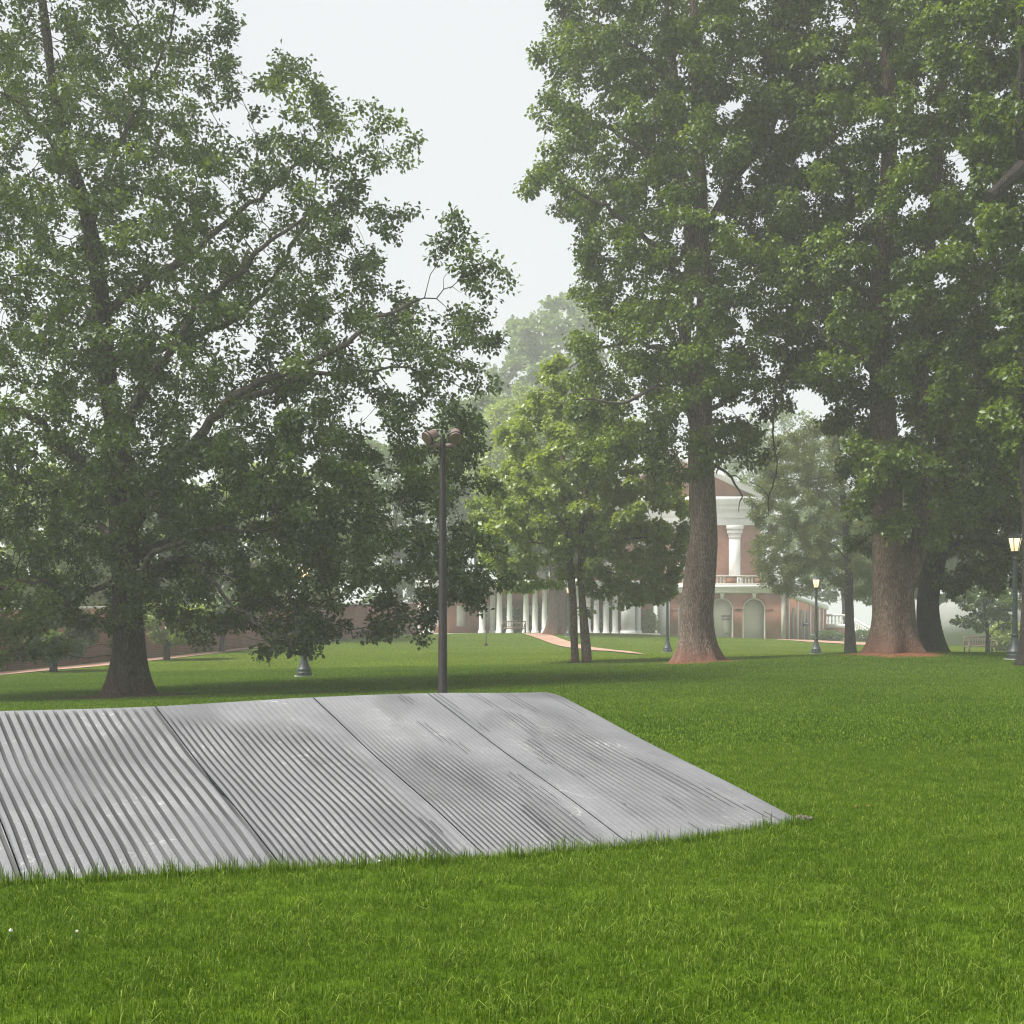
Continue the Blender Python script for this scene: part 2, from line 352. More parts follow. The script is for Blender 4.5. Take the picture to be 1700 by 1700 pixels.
def slate_mat():
    m, n, o = mat_new("grey_granite")
    b = nd(n, "ShaderNodeBsdfPrincipled"); b.inputs["Specular IOR Level"].default_value = 0.22
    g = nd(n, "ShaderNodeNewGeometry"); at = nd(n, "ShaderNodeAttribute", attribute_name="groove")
    z1 = nd(n, "ShaderNodeTexNoise"); z1.inputs["Scale"].default_value = 1.7; z1.inputs["Detail"].default_value = 7; z1.inputs["Roughness"].default_value = 0.6
    z2 = nd(n, "ShaderNodeTexNoise"); z2.inputs["Scale"].default_value = 130; z2.inputs["Detail"].default_value = 4
    z3 = nd(n, "ShaderNodeTexNoise"); z3.inputs["Scale"].default_value = 2.2; z3.inputs["Detail"].default_value = 3; z3.inputs["Distortion"].default_value = 1.6
    for x in (z1, z2, z3): n.links.new(g.outputs["Position"], x.inputs["Vector"])
    r1 = ramp2(n, z1.outputs["Fac"], (0.138, 0.141, 0.151), (0.200, 0.204, 0.214), 0.3, 0.7)
    r2 = ramp2(n, z2.outputs["Fac"], (0.82, 0.82, 0.82), (1.16, 1.16, 1.16), 0.3, 0.7)
    m1 = nd(n, "ShaderNodeMixRGB", blend_type='MULTIPLY'); m1.inputs["Fac"].default_value = 1
    n.links.new(r1.outputs[0], m1.inputs["Color1"]); n.links.new(r2.outputs[0], m1.inputs["Color2"])
    # pale quartz veins
    r3 = n.nodes.new("ShaderNodeValToRGB"); e = r3.color_ramp.elements
    e[0].position = 0.495; e[0].color = (0, 0, 0, 1); e[1].position = 0.505; e[1].color = (0, 0, 0, 1)
    x = e.new(0.5); x.color = (0.45, 0.45, 0.45, 1); n.links.new(z3.outputs["Fac"], r3.inputs["Fac"])
    vm = nd(n, "ShaderNodeMath", operation='MULTIPLY'); n.links.new(r3.outputs[0], vm.inputs[0])
    rz = ramp2(n, z1.outputs["Fac"], (0, 0, 0), (1, 1, 1), 0.5, 0.6); n.links.new(rz.outputs[0], vm.inputs[1])
    m3 = nd(n, "ShaderNodeMixRGB"); n.links.new(vm.outputs[0], m3.inputs["Fac"]); n.links.new(m1.outputs[0], m3.inputs["Color1"]); m3.inputs["Color2"].default_value = (0.6, 0.6, 0.61, 1)
    # rough groove stone, coloured darker than the honed ridges to deepen the groove shade
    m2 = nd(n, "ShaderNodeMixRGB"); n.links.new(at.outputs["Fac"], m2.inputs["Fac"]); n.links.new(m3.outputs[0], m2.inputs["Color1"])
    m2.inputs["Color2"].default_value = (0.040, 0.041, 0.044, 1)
    n.links.new(m2.outputs[0], b.inputs["Base Color"])
    rr = ramp2(n, z1.outputs["Fac"], (0.62,)*3, (0.85,)*3); n.links.new(rr.outputs[0], b.inputs["Roughness"])
    bp = nd(n, "ShaderNodeBump"); bp.inputs["Strength"].default_value = 0.25; bp.inputs["Distance"].default_value = 0.004
    n.links.new(z2.outputs["Fac"], bp.inputs["Height"]); n.links.new(bp.outputs[0], b.inputs["Normal"])
    n.links.new(b.outputs[0], o.inputs["Surface"]); return m
M["slate"] = slate_mat()

# ------------------------------------------------------------------ terrain
CTRL = [(215,1157,32),(505,1123,42),(965,1101,50),(1160,1101,44),(1487,1084,41),(1545,1085,46.5),(1685,1097,38),(1355,1086,62),
        (1108,1083,68),(1412,1085,68),(1627,1084,75),(1200,1061,110),(1300,1061,110),(1120,1059,110),(900,1051,105),(1040,1053,105),
        (700,1055,100),(10,1120,50),(270,1095,62),(430,1075,78),(807,1073,85),(925,1053,98),(1400,1064,120),(1560,1074,118),(1690,1074,118),(943,1057,95)]
CP = [P(*c) for c in CTRL]
pts = [(p.x, p.y, p.z) for p in CP]
for x in (-9, -5, -2.5, 0, 2.5, 5, 9):
    for y in (-8, 3, 7, 11): pts.append((x, y, 0.0))
pts += [(0, 22, 0.0), (-4, 22, -0.05), (6, 22, 0.02), (8, 30, 0.06), (2, 32, -0.06), (-9, 22, -0.15), (12, 22, 0.06)]
for x in (-420, -150, 150, 420):
    for y in (-60, 60, 300, 640): pts.append((x, y, -0.6))
pts += [(-60, 200, -0.4), (0, 200, 0.0), (60, 200, -0.2), (-40, 45, -0.9), (40, 45, 0.1), (40, 15, 0), (-40, 15, -0.2)]
TP = np.array(pts)
def _tps_k(r2): return np.where(r2 > 1e-9, 0.5*r2*np.log(r2 + 1e-12), 0.0)
_n = len(TP)
_A = np.zeros((_n+3, _n+3)); _d2 = ((TP[:, None, :2]-TP[None, :, :2])**2).sum(-1)
_A[:_n, :_n] = _tps_k(_d2/100.0) + np.eye(_n)*0.02
_A[:_n, _n] = 1; _A[:_n, _n+1:] = TP[:, :2]/10; _A[_n, :_n] = 1; _A[_n+1:, :_n] = TP[:, :2].T/10
_w = np.linalg.solve(_A, np.concatenate([TP[:, 2], [0, 0, 0]]))
def GZ(x, y):
    x = np.asarray(x, dtype=float); y = np.asarray(y, dtype=float); sh = x.shape
    q = np.stack([x.ravel(), y.ravel()], 1)
    d2 = ((q[:, None, :]-TP[None, :, :2])**2).sum(-1)/100.0
    z = _tps_k(d2) @ _w[:_n] + _w[_n] + (q/10) @ _w[_n+1:]
    z += 0.015*np.sin(q[:, 0]*0.9+1)*np.sin(q[:, 1]*0.7)
    return z.reshape(sh)
def gz(x, y): return float(GZ(np.array([x]), np.array([y]))[0])
def G(px, d, dz=0.0):
    x = (px-CX)/F*d; return Vector((x, d, gz(x, d)+dz))

gx = np.sinh(np.linspace(-5.2, 5.2, 171))/np.sinh(5.2)*420
t = np.linspace(-2.3, 5.0, 210); gy = np.sinh(t)/np.sinh(5.0)*640
gy = np.unique(np.concatenate([gy[gy > -55], [-55]]))
GXX, GYY = np.meshgrid(gx, gy); GZZ = GZ(GXX, GYY)
ny, nx = GXX.shape
idx = np.arange(nx*ny).reshape(ny, nx)
fi = np.stack([idx[:-1, :-1], idx[:-1, 1:], idx[1:, 1:], idx[1:, :-1]], -1).reshape(-1)
tag(nobj("lawn", np.stack([GXX, GYY, GZZ], -1).reshape(-1, 3), fi, np.full((nx-1)*(ny-1), 4), M["lawn"], None, True), kind="structure")

def ribbon(name, left, right, mat, lift=0.02, kind="structure", sub=6):
    """strip between two plan polylines, draped on the ground"""
    L, Rr = [], []
    for a in (left, right):
        a = np.array(a, float); tt = np.linspace(0, len(a)-1, (len(a)-1)*sub+1)
        xs = np.interp(tt, range(len(a)), a[:, 0]); ys = np.interp(tt, range(len(a)), a[:, 1])
        (L if a is not None and len(L) == 0 else Rr).append(np.stack([xs, ys], 1))
    L, Rr = L[0], Rr[0]
    k = np.linspace(0, 1, 5)[None, :, None]
    g = L[:, None, :]*(1-k) + Rr[:, None, :]*k
    z = GZ(g[..., 0], g[..., 1]) + lift
    V = np.concatenate([g, z[..., None]], -1); h, w = z.shape
    ii = np.arange(h*w).reshape(h, w)
    f = np.stack([ii[:-1, :-1], ii[:-1, 1:], ii[1:, 1:], ii[1:, :-1]], -1).reshape(-1)
    return tag(nobj(name, V.reshape(-1, 3), f, np.full((h-1)*(w-1), 4), mat), kind=kind)

def XY(px, d): return ((px-CX)/F*d, d)
# garden-wall path, diagonal lawn path, path in front of the building
ribbon("brick_path", [XY(-120, 44), XY(0, 49.2), XY(130, 54.5), XY(270, 61.5), XY(360, 69), XY(440, 78), XY(560, 92)],
       [XY(-120, 47.6), XY(0, 52), XY(130, 57.5), XY(270, 64.6), XY(360, 72), XY(440, 81), XY(560, 95)], M["path"], 0.03)
ribbon("brick_path", [XY(868, 99), XY(930, 84), XY(985, 74), XY(1030, 67), XY(1066, 61.5)],
       [XY(905, 99), XY(962, 85.5), XY(1012, 76), XY(1045, 69), XY(1068, 62)], M["path"], 0.05)
ribbon("brick_path", [XY(1290, 101), XY(1345, 94), XY(1420, 90), XY(1500, 88)], [XY(1290, 108), XY(1345, 103), XY(1420, 98), XY(1500, 96)], M["path"], 0.04)

def soil_patch(name, c, rx, ry, mat, seed, lift=0.03):
    rnd = random.Random(seed); ph = [rnd.uniform(0, 6.3) for _ in range(4)]
    vs = [(c.x, c.y)]; fs = []; n = 40
    for ring in (0.5, 1.0):
        for k in range(n):
            a = 2*math.pi*k/n
            q = ring*(1+0.16*math.sin(3*a+ph[0])+0.10*math.sin(5*a+ph[1])+0.07*math.sin(9*a+ph[2])) if ring == 1.0 else ring
            vs.append((c.x+rx*q*math.cos(a), c.y+ry*q*math.sin(a)))
    for k in range(n):
        k2 = (k+1) % n
        fs += [(0, 1+k, 1+k2), (1+k, 1+n+k, 1+n+k2, 1+k2)]
    va = np.array(vs); z = GZ(va[:, 0], va[:, 1]) + np.concatenate([[lift+0.03], np.full(n, lift+0.02), np.full(n, lift-0.025)])
    tag(nobj(name, np.column_stack([va, z]), [i for f in fs for i in f], [len(f) for f in fs], mat), kind="structure")

# ------------------------------------------------------------------ trees
def poly_dist(pts, poly):
    """signed distance (+ inside) of pts (n,2) to a closed polygon"""
    p = np.asarray(poly, float); a = p; b = np.roll(p, -1, 0)
    d = np.full(len(pts), 1e9); ins = np.zeros(len(pts), bool)
    for (x0, y0), (x1, y1) in zip(a, b):
        ex, ey = x1-x0, y1-y0
        tt = np.clip(((pts[:, 0]-x0)*ex+(pts[:, 1]-y0)*ey)/(ex*ex+ey*ey+1e-9), 0, 1)
        d = np.minimum(d, np.hypot(pts[:, 0]-x0-tt*ex, pts[:, 1]-y0-tt*ey))
        c = ((y0 > pts[:, 1]) != (y1 > pts[:, 1]))
        xs = np.where(c, (pts[:, 1]-y0)/(y1-y0+1e-12)*ex+x0, 0)
        ins ^= c & (pts[:, 0] < xs)
    return np.where(ins, d, -d)

def smooth_line(pts, step):
    p = np.array([tuple(q) for q in pts], float)
    if len(p) < 3:
        p = np.array([p[0], (p[0]+p[1])/2, p[1]])
    n = len(p); e = np.vstack([2*p[0]-p[1], p, 2*p[-1]-p[-2]])
    out = []
    for i in range(n-1):
        p0, p1, p2, p3 = e[i], e[i+1], e[i+2], e[i+3]
        k = max(2, int(np.linalg.norm(p2-p1)/step))
        for j in range(k):
            t = j/k
            out.append(0.5*((2*p1)+(-p0+p2)*t+(2*p0-5*p1+4*p2-p3)*t*t+(-p0+3*p1-3*p2+p3)*t**3))
    out.append(p[-1]); return np.array(out)

def trunk_part(parent, pts, radii, mat, flare=0.6, fh=0.55, roots=5, seed=0, name="trunk", bark=0.02, sides=44):
    line = smooth_line(pts, 0.12); n = len(line)
    s = np.concatenate([[0], np.cumsum(np.linalg.norm(np.diff(line, axis=0), axis=1))])
    pl = np.array([tuple(q) for q in pts], float); ps = np.concatenate([[0], np.cumsum(np.linalg.norm(np.diff(pl, axis=0), axis=1))])
    rr = np.interp(s/s[-1], ps/ps[-1], radii)
    if flare > 0: line = np.vstack([line[0]-np.array([0, 0, 0.25]), line]); s = np.concatenate([[-0.25], s]); rr = np.concatenate([[rr[0]], rr]); n += 1
    th = np.linspace(0, 2*math.pi, sides, endpoint=False)
    V = np.zeros((n, sides, 3)); rnd = random.Random(seed); ph = [rnd.uniform(0, 6.3) for _ in range(4)]
    for i in range(n):
        h = max(s[i], 0)
        fl = flare*math.exp(-h/fh); lob = 1 + fl*(0.75+0.45*np.cos(roots*th+ph[0])*math.exp(-h/(fh*1.3))+0.25*np.cos((roots+2)*th+ph[1])) + 0.05*np.cos(2*th+ph[2]+h*0.4)
        nzv = np.array([mnoise.noise((math.cos(a)*rr[i]*5+seed, math.sin(a)*rr[i]*5, h*0.9)) for a in th]) if bark > 0 else 0
        r = rr[i]*lob + bark*nzv*2
        V[i, :, 0] = line[i, 0]+r*np.cos(th); V[i, :, 1] = line[i, 1]+r*np.sin(th); V[i, :, 2] = line[i, 2]
    ii = np.arange(n*sides).reshape(n, sides); jj = np.roll(ii, -1, 1)
    f = np.stack([ii[:-1], jj[:-1], jj[1:], ii[1:]], -1).reshape(-1)
    return nobj(name, V.reshape(-1, 3), f, np.full((n-1)*sides, 4), mat, parent, True)

def tube_part(parent, line, radii, mat, name, sides=8):
    return MB().tube([tuple(q) for q in line], list(radii), sides).build(name, mat, parent, True)

def segs_mesh(parent, A, B, ra, rb, mat, name, k=4):
    d = B-A; L = np.linalg.norm(d, axis=1, keepdims=True)+1e-9; t = d/L
    up = np.where(np.abs(t[:, 2:3]) < 0.9, np.array([[0, 0, 1.0]]), np.array([[1.0, 0, 0]]))
    u = np.cross(t, up); u /= np.linalg.norm(u, axis=1, keepdims=True); w = np.cross(t, u)
    a = np.linspace(0, 2*math.pi, k, endpoint=False)
    ring = u[:, None, :]*np.cos(a)[None, :, None] + w[:, None, :]*np.sin(a)[None, :, None]
    V = np.concatenate([A[:, None, :]+ring*ra[:, None, None], B[:, None, :]+ring*rb[:, None, None]], 1)
    n = len(A); base = (np.arange(n)*2*k)[:, None]
    j = np.arange(k); j2 = (j+1) % k
    f = np.stack([base+j, base+j2, base+k+j2, base+k+j], -1).reshape(-1)
    return tag(nobj(name, V.reshape(-1, 3), f, np.full(n*k, 4), mat, parent, True), kind="stuff")

def leaves_mesh(parent, pos, out, mat, size, rng, droop=0.3, wr=0.42, tint=None, name="crown", up=0.75):
    n = len(pos)
    ax = out*0.55 + rng.normal(0, 0.55, (n, 3)); ax[:, 2] -= droop
    ax /= np.linalg.norm(ax, axis=1, keepdims=True)
    nr = rng.normal(0, 0.6, (n, 3)); nr[:, 2] += up
    nr -= ax*(nr*ax).sum(1, keepdims=True); nr /= np.linalg.norm(nr, axis=1, keepdims=True)+1e-9
    sd_ = np.cross(ax, nr); L = size*rng.uniform(0.65, 1.3, (n, 1)); w = L*wr
    b = pos; tip = pos+ax*L - nr*L*0.12
    l = pos+ax*L*0.52+sd_*w+nr*L*0.10; r = pos+ax*L*0.46-sd_*w+nr*L*0.10
    V = np.stack([b, r, tip, l], 1).reshape(-1, 3)
    base = (np.arange(n)*4)[:, None]
    f = (base+np.array([[0, 1, 2, 0, 2, 3]])).reshape(-1)
    tn = np.repeat(np.clip(tint, 0, 1), 4)
    return tag(nobj(name, V, f, np.full(2*n, 3), mat, parent, False, {"tint": tn}), kind="stuff")

def make_tree(name, label, cat, d, trunk_px, trunk_r, poly_px, leaf_mat_, n_leaves, bark, seed, limbs=(), holes=(), maxdepth=5.0, spacing=1.0, tuft=0.75,
              step=0.3, attr=5, leaf=0.12, spread=0.24, flare=0.6, fh=0.55, group=None, droop=0.3, wr=0.42, ydepth=0.0, flat=0.45, stems=(), thin=None,
              limb_mat=None, up=0.75, shape=1.15, dead=(), clear=0.75, clear_n=99, dense_below=9999, extra=(), low=None):
    rng = np.random.default_rng(seed)
    base = P(*trunk_px[0], d); base.z = gz(base.x, base.y)
    root = thing(name, label, cat, base, group)
    def W3(q):
        p = P(q[0], q[1], d); 
        if len(q) > 2: p.y += q[2]
        return p
    tl = [W3(q) for q in trunk_px]; tl[0].z = base.z
    trunk_part(root, tl, trunk_r, bark, flare, fh, seed=seed)
    N = [smooth_line(tl, step)]; par = [np.arange(-1, len(N[0])-1)]; fixed = [np.full(len(N[0]), True)]
    start = len(N[0])
    for (lp, r0, r1) in stems:
        q = [W3(x) for x in lp]
        trunk_part(root, q, list(np.linspace(r0, r1, len(q))), bark, 0.0, seed=seed+5, name="stem")
        ln = smooth_line(q, step); allN = np.concatenate(N)
        k = int(np.argmin(((allN-ln[0])**2).sum(1)))
        N.append(ln); pr = np.arange(start-1, start+len(ln)-1); pr[0] = k; par.append(pr); start += len(ln)
    for (lp, r0, r1) in limbs:
        q = [W3(x) for x in lp]
        ln = smooth_line(q, step); allN = np.concatenate(N)
        ln[1:-1] += rng.normal(0, 0.04, (len(ln)-2, 3))
        k = int(np.argmin(((allN-ln[0])**2).sum(1)))
        tube_part(root, ln, np.linspace(r0, r1, len(ln)), limb_mat or M["limb_bark"], "limb", 8)
        N.append(ln); pr = np.arange(start-1, start+len(ln)-1); pr[0] = k; par.append(pr); start += len(ln)
    for (lp, r0, r1) in dead:
        ln = smooth_line([W3(x) for x in lp], 0.15); ln[1:-1] += rng.normal(0, 0.02, (len(ln)-2, 3))
        tube_part(root, ln, np.linspace(r0, r1, len(ln)), M["twig"], "dead_branch", 5)
    pos = np.concatenate(N); parent = np.concatenate(par); nfix = len(pos)
    # tufts of foliage inside the crown
    wp = np.array([(W3(q).x, W3(q).z) for q in poly_px])
    lo, hi = wp.min(0), wp.max(0)
    T = np.zeros((0, 3)); tries = 0
    cen_y = d + ydepth
    cand = np.column_stack([rng.uniform(lo[0], hi[0], 60000), rng.uniform(lo[1], hi[1], 60000)])
    dd = poly_dist(cand, wp); keep = dd > tuft*0.45; cand = cand[keep]; dd = dd[keep]
    half = np.minimum(maxdepth, shape*np.sqrt(dd*maxdepth*0.9))
    yy = cen_y + rng.uniform(-1, 1, len(cand))*half
    px = CX+F*cand[:, 0]/yy; py = YH-F*(cand[:, 1]-CH)/yy
    ok = np.ones(len(cand), bool)
    ok &= poly_dist(np.column_stack([px, py]), poly_px) > 0.3*tuft*F/d
    for (hx, hy, rx, ry) in holes: ok &= ((px-hx)/(rx+0.35*tuft*F/d))**2+((py-hy)/(ry+0.35*tuft*F/d))**2 > 1
    C = np.column_stack([cand[:, 0], yy, cand[:, 1]])[ok]
    if clear > 0:
        q2 = np.column_stack([px, py])[ok]; fr = C[:, 1] < d+0.4
        kill = np.zeros(len(C), bool)
        for ln_px, wpx in [(trunk_px, 16)]+[(l_[0], 14) for l_ in stems]+[(l_[0], 9) for l_ in limbs[:clear_n]]:
            for a_, b_ in zip(ln_px[:-1], ln_px[1:]):
                ex, ey = b_[0]-a_[0], b_[1]-a_[1]; tt = np.clip(((q2[:, 0]-a_[0])*ex+(q2[:, 1]-a_[1])*ey)/(ex*ex+ey*ey+1e-9), 0, 1)
                kill |= np.hypot(q2[:, 0]-a_[0]-tt*ex, q2[:, 1]-a_[1]-tt*ey) < wpx+0.5*tuft*F/d*0.6
        C = C[~(kill & fr & (rng.uniform(0, 1, len(C)) < clear))]
    # drop tufts by a coarse noise so that the crown has hollows
    hol = np.array([mnoise.noise((c[0]*0.42+seed, c[1]*0.42, c[2]*0.5)) for c in C[:14000]])
    C = C[:14000][(hol > -0.30) | (YH-F*(C[:14000, 2]-CH)/C[:14000, 1] > dense_below)]
    cell = {}; keepi = []
    sp2 = spacing*spacing
    for i, c in enumerate(C):
        key = (int(c[0]//spacing), int(c[1]//spacing), int(c[2]//spacing)); bad = False
        for ax_ in (-1, 0, 1):
            for ay in (-1, 0, 1):
                for az in (-1, 0, 1):
                    for j in cell.get((key[0]+ax_, key[1]+ay, key[2]+az), ()):
                        e = C[j]-c
                        if e[0]*e[0]+e[1]*e[1]+e[2]*e[2] < sp2: bad = True; break
                    if bad: break
                if bad: break
            if bad: break
        if not bad: cell.setdefault(key, []).append(i); keepi.append(i)
    T = C[keepi]
    if extra: T = np.vstack([T, [tuple(W3(q)) for q in extra]])
    u = rng.normal(0, 1, (len(T), attr, 3)); u /= np.linalg.norm(u, axis=2, keepdims=True)
    rad = tuft*rng.uniform(0.7, 1.25, (len(T), 1, 1))
    A = (T[:, None, :] + u*rad*rng.uniform(0.2, 1, (len(T), attr, 1))**0.5*np.array([1, 1, flat])).reshape(-1, 3)
    # space colonisation
    near = np.zeros(len(A), int); nd2 = np.full(len(A), 1e18)
    for s0 in range(0, nfix, 400):
        D = ((A[:, None, :]-pos[None, s0:s0+400, :])**2).sum(-1); m = D.min(1); k = D.argmin(1)
        b = m < nd2; nd2[b] = m[b]; near[b] = k[b]+s0
    alive = np.ones(len(A), bool); kill2 = (step*1.35)**2
    P_, Q_ = [pos], [parent]; total = nfix; allpos = pos.copy()
    for it in range(90):
        alive &= nd2 > kill2
        if not alive.any(): break
        ids = near[alive]; dv = A[alive]-allpos[ids]; dv /= np.linalg.norm(dv, axis=1, keepdims=True)+1e-9
        un, inv = np.unique(ids, return_inverse=True)
        acc = np.zeros((len(un), 3)); np.add.at(acc, inv, dv)
        acc /= np.linalg.norm(acc, axis=1, keepdims=True)+1e-9
        acc += rng.normal(0, 0.22, acc.shape); acc /= np.linalg.norm(acc, axis=1, keepdims=True)+1e-9
        new = allpos[un]+acc*step
        allpos = np.vstack([allpos, new]); P_.append(new); Q_.append(un)
        ai = np.nonzero(alive)[0]
        for s0 in range(0, len(new), 500):
            D = ((A[ai][:, None, :]-new[None, s0:s0+500, :])**2).sum(-1); m = D.min(1); k = D.argmin(1)
            b = m < nd2[ai]; nd2[ai[b]] = m[b]; near[ai[b]] = k[b]+s0+total
        total += len(new)
        if total > 26000: break
    print('TREE', name, len(T), len(A), total, int(alive.sum()))
    pos = np.concatenate(P_); parent = np.concatenate(Q_); n = len(pos)
    cnt = np.zeros(n); hop = np.zeros(n, int)
    for i in range(n-1, -1, -1):
        if cnt[i] == 0: cnt[i] = 1
        p = parent[i]
        if p >= 0: cnt[p] += cnt[i]; hop[p] = max(hop[p], hop[i]+1)
    rad = 0.0055*(step/0.3)*cnt**0.46
    sel = np.arange(nfix, n); pp = parent[sel]
    rp = np.minimum(rad[pp], np.maximum(rad[sel]*1.5, 0.004)); 
    segs_mesh(root, pos[pp], pos[sel], np.minimum(rp, 0.16), np.minimum(rad[sel], 0.16), M["twig"], "branches", 3)
    lf = sel[hop[sel] <= 3]
    w = np.where(hop[lf] == 0, 1.6, 1.0)
    if low: w = w*np.where(YH-F*(pos[lf, 2]-CH)/pos[lf, 1] > low, 1.7, 1.0)
    ch = rng.choice(lf, n_leaves, p=w/w.sum())
    off = rng.normal(0, 1, (n_leaves, 3)); off /= np.linalg.norm(off, axis=1, keepdims=True)
    off *= spread*rng.uniform(0, 1, (n_leaves, 1))**0.6; off[:, 2] *= 0.75
    lp = pos[ch] + (pos[parent[ch]]-pos[ch])*rng.uniform(0, 1, (n_leaves, 1)) + off
    od = off/(np.linalg.norm(off, axis=1, keepdims=True)+1e-6)
    tn_node = np.array([mnoise.noise((q[0]*0.5, q[1]*0.5, q[2]*0.6+seed)) for q in pos[lf]])
    lut = np.zeros(n); lut[lf] = tn_node
    tint = 0.48+0.55*lut[ch]+rng.normal(0, 0.17, n_leaves)
    leaves_mesh(root, lp, od, leaf_mat_, leaf, rng, droop, wr, tint, up=up)
    return root

OAK = [(-330,-250),(-330,600),(-300,900),(-200,1050),(-60,1125),(10,1135),(50,1105),(92,1122),(112,1072),(165,1068),(188,1112),(215,1075),(245,1058),(300,1052),(330,1092),(352,1096),
       (372,1062),(430,1062),(455,1075),(470,1108),(500,1098),(525,1122),(556,1116),(562,1080),(600,1078),(612,1092),(632,1072),(660,1092),(704,1072),(706,1048),(740,1025),(772,1035),(800,1058),
       (832,1035),(842,985),(835,940),(808,905),(796,860),(798,815),(824,765),(829,722),(795,688),(822,655),(838,580),(832,540),(848,505),(860,470),(846,456),(800,462),(782,438),(788,405),(765,380),
       (742,415),(738,455),(708,446),(690,466),(650,458),(642,428),(660,400),(652,352),(690,328),(662,300),(642,268),(668,232),(676,195),(650,155),(622,188),(608,228),(590,176),(560,146),(530,106),
       (500,86),(480,64),(458,96),(438,116),(412,106),(402,60),(398,20),(402,-60),(380,-200),(200,-380),(-100,-400)]
make_tree("oak_tree", "huge dark oak filling the left side, with long limbs over the floodlight pole", "tree", 32.0,
    [(215,1157),(214,1090),(213,1040),(209,950),(203,850),(200,760),(186,680),(176,600),(168,520),(160,440),(150,380),(128,300),(106,240),(90,150),(76,50),(62,-60),(50,-200)],
    [0.38,0.34,0.32,0.31,0.30,0.27,0.24,0.22,0.21,0.19,0.17,0.15,0.13,0.11,0.09,0.07,0.04], OAK, M["oak_leaf"], 250000, M["oak_bark"], 11,
    limbs=[([(208,900),(260,830,-0.5),(320,765,-1),(400,690,-1.6),(470,655,-2),(560,625,-2.3),(640,570,-2.4),(700,540,-2.4)],0.16,0.03),
           ([(400,690,-1.6),(450,672,-1.4),(520,640,-1),(610,622,-0.6),(680,610,0)],0.08,0.02),
           ([(200,730),(260,660,-1),(320,590,-1.5),(350,540,-1.6),(400,505,-1.8),(450,465,-2),(530,400,-2)],0.13,0.03),
           ([(200,830),(130,750,-1),(75,700,-1.6),(30,690,-2),(-60,650,-2.4)],0.13,0.03),
           ([(195,900),(140,860,1),(100,820,1.6),(50,790,2),(-20,780,2.4)],0.11,0.03),
           ([(206,960),(150,985,-1.6),(110,965,-2.4),(60,1010,-3.2)],0.08,0.02),
           ([(186,680),(130,520,1),(90,440,1.6),(40,420,2)],0.10,0.03),
           ([(214,1015),(262,975,-1.2),(285,935,-2),(380,900,-3),(480,900,-3.6)],0.10,0.03),
           ([(210,970),(320,930,-1.2),(420,1000,-2.6),(500,1060,-3.4)],0.08,0.02),
           ([(208,930),(330,860,1.6),(470,820,2.6),(600,800,3),(720,820,3)],0.12,0.03),
           ([(150,380),(190,300,-0.6),(250,200,-1),(300,110,-1.2)],0.09,0.02),
           ([(168,520),(230,440,1.2),(330,350,1.8),(430,260,2),(520,180,1.6)],0.12,0.03),
           ([(176,600),(250,540,2),(380,470,2.6),(480,330,2.4),(590,260,1.6)],0.11,0.03),
           ([(128,300),(60,200,-0.8),(0,170,-1.2)],0.08,0.02)],
    holes=[(415,592,26,42),(80,30,18,26),(252,105,16,26),(375,215,18,14),(145,335,9,26),(100,392,16,12),(600,700,26,10),(45,625,22,7),(235,170,10,10),(395,190,14,12),(640,330,8,8),(300,215,10,8),(500,110,8,10),(30,240,12,10),(560,470,14,8),(330,790,12,10),(60,830,14,10)],
    maxdepth=6.0, spacing=0.80, tuft=0.68, step=0.26, attr=5, leaf=0.116, spread=0.27, flare=0.68, fh=0.6, droop=0.25, wr=0.34, clear=0.4, clear_n=3, dense_below=690, low=730,
    extra=[(764,402,-2),(758,422,-2),(768,440,-2),(752,455,-2),(775,470,-2),(790,482,-2),(806,486,-2),(815,490,-2),(502,950,-1.2),(508,940,-3),(498,958,-3.2),(506,962,-2.2),(500,945,-2.8),(494,940,-2),(738,474,-2),(790,496,-2),(812,500,-2),(489,84,0),(486,108,0),(655,172,1),(650,200,1),(560,165,0.5),(640,225,1),(668,325,1),(655,350,1),(500,925,-2.4),(515,945,-2),(488,965,-2.4),(508,985,-2),(522,1010,-2.4),(492,1020,-2.4),(505,1050,-2.6),(520,1075,-2.6),(495,1085,-2.6),(478,1000,-2.8),(540,1035,-2.8),(470,940,-3),(532,970,-3),(500,905,-3),(512,925,-1.5)])

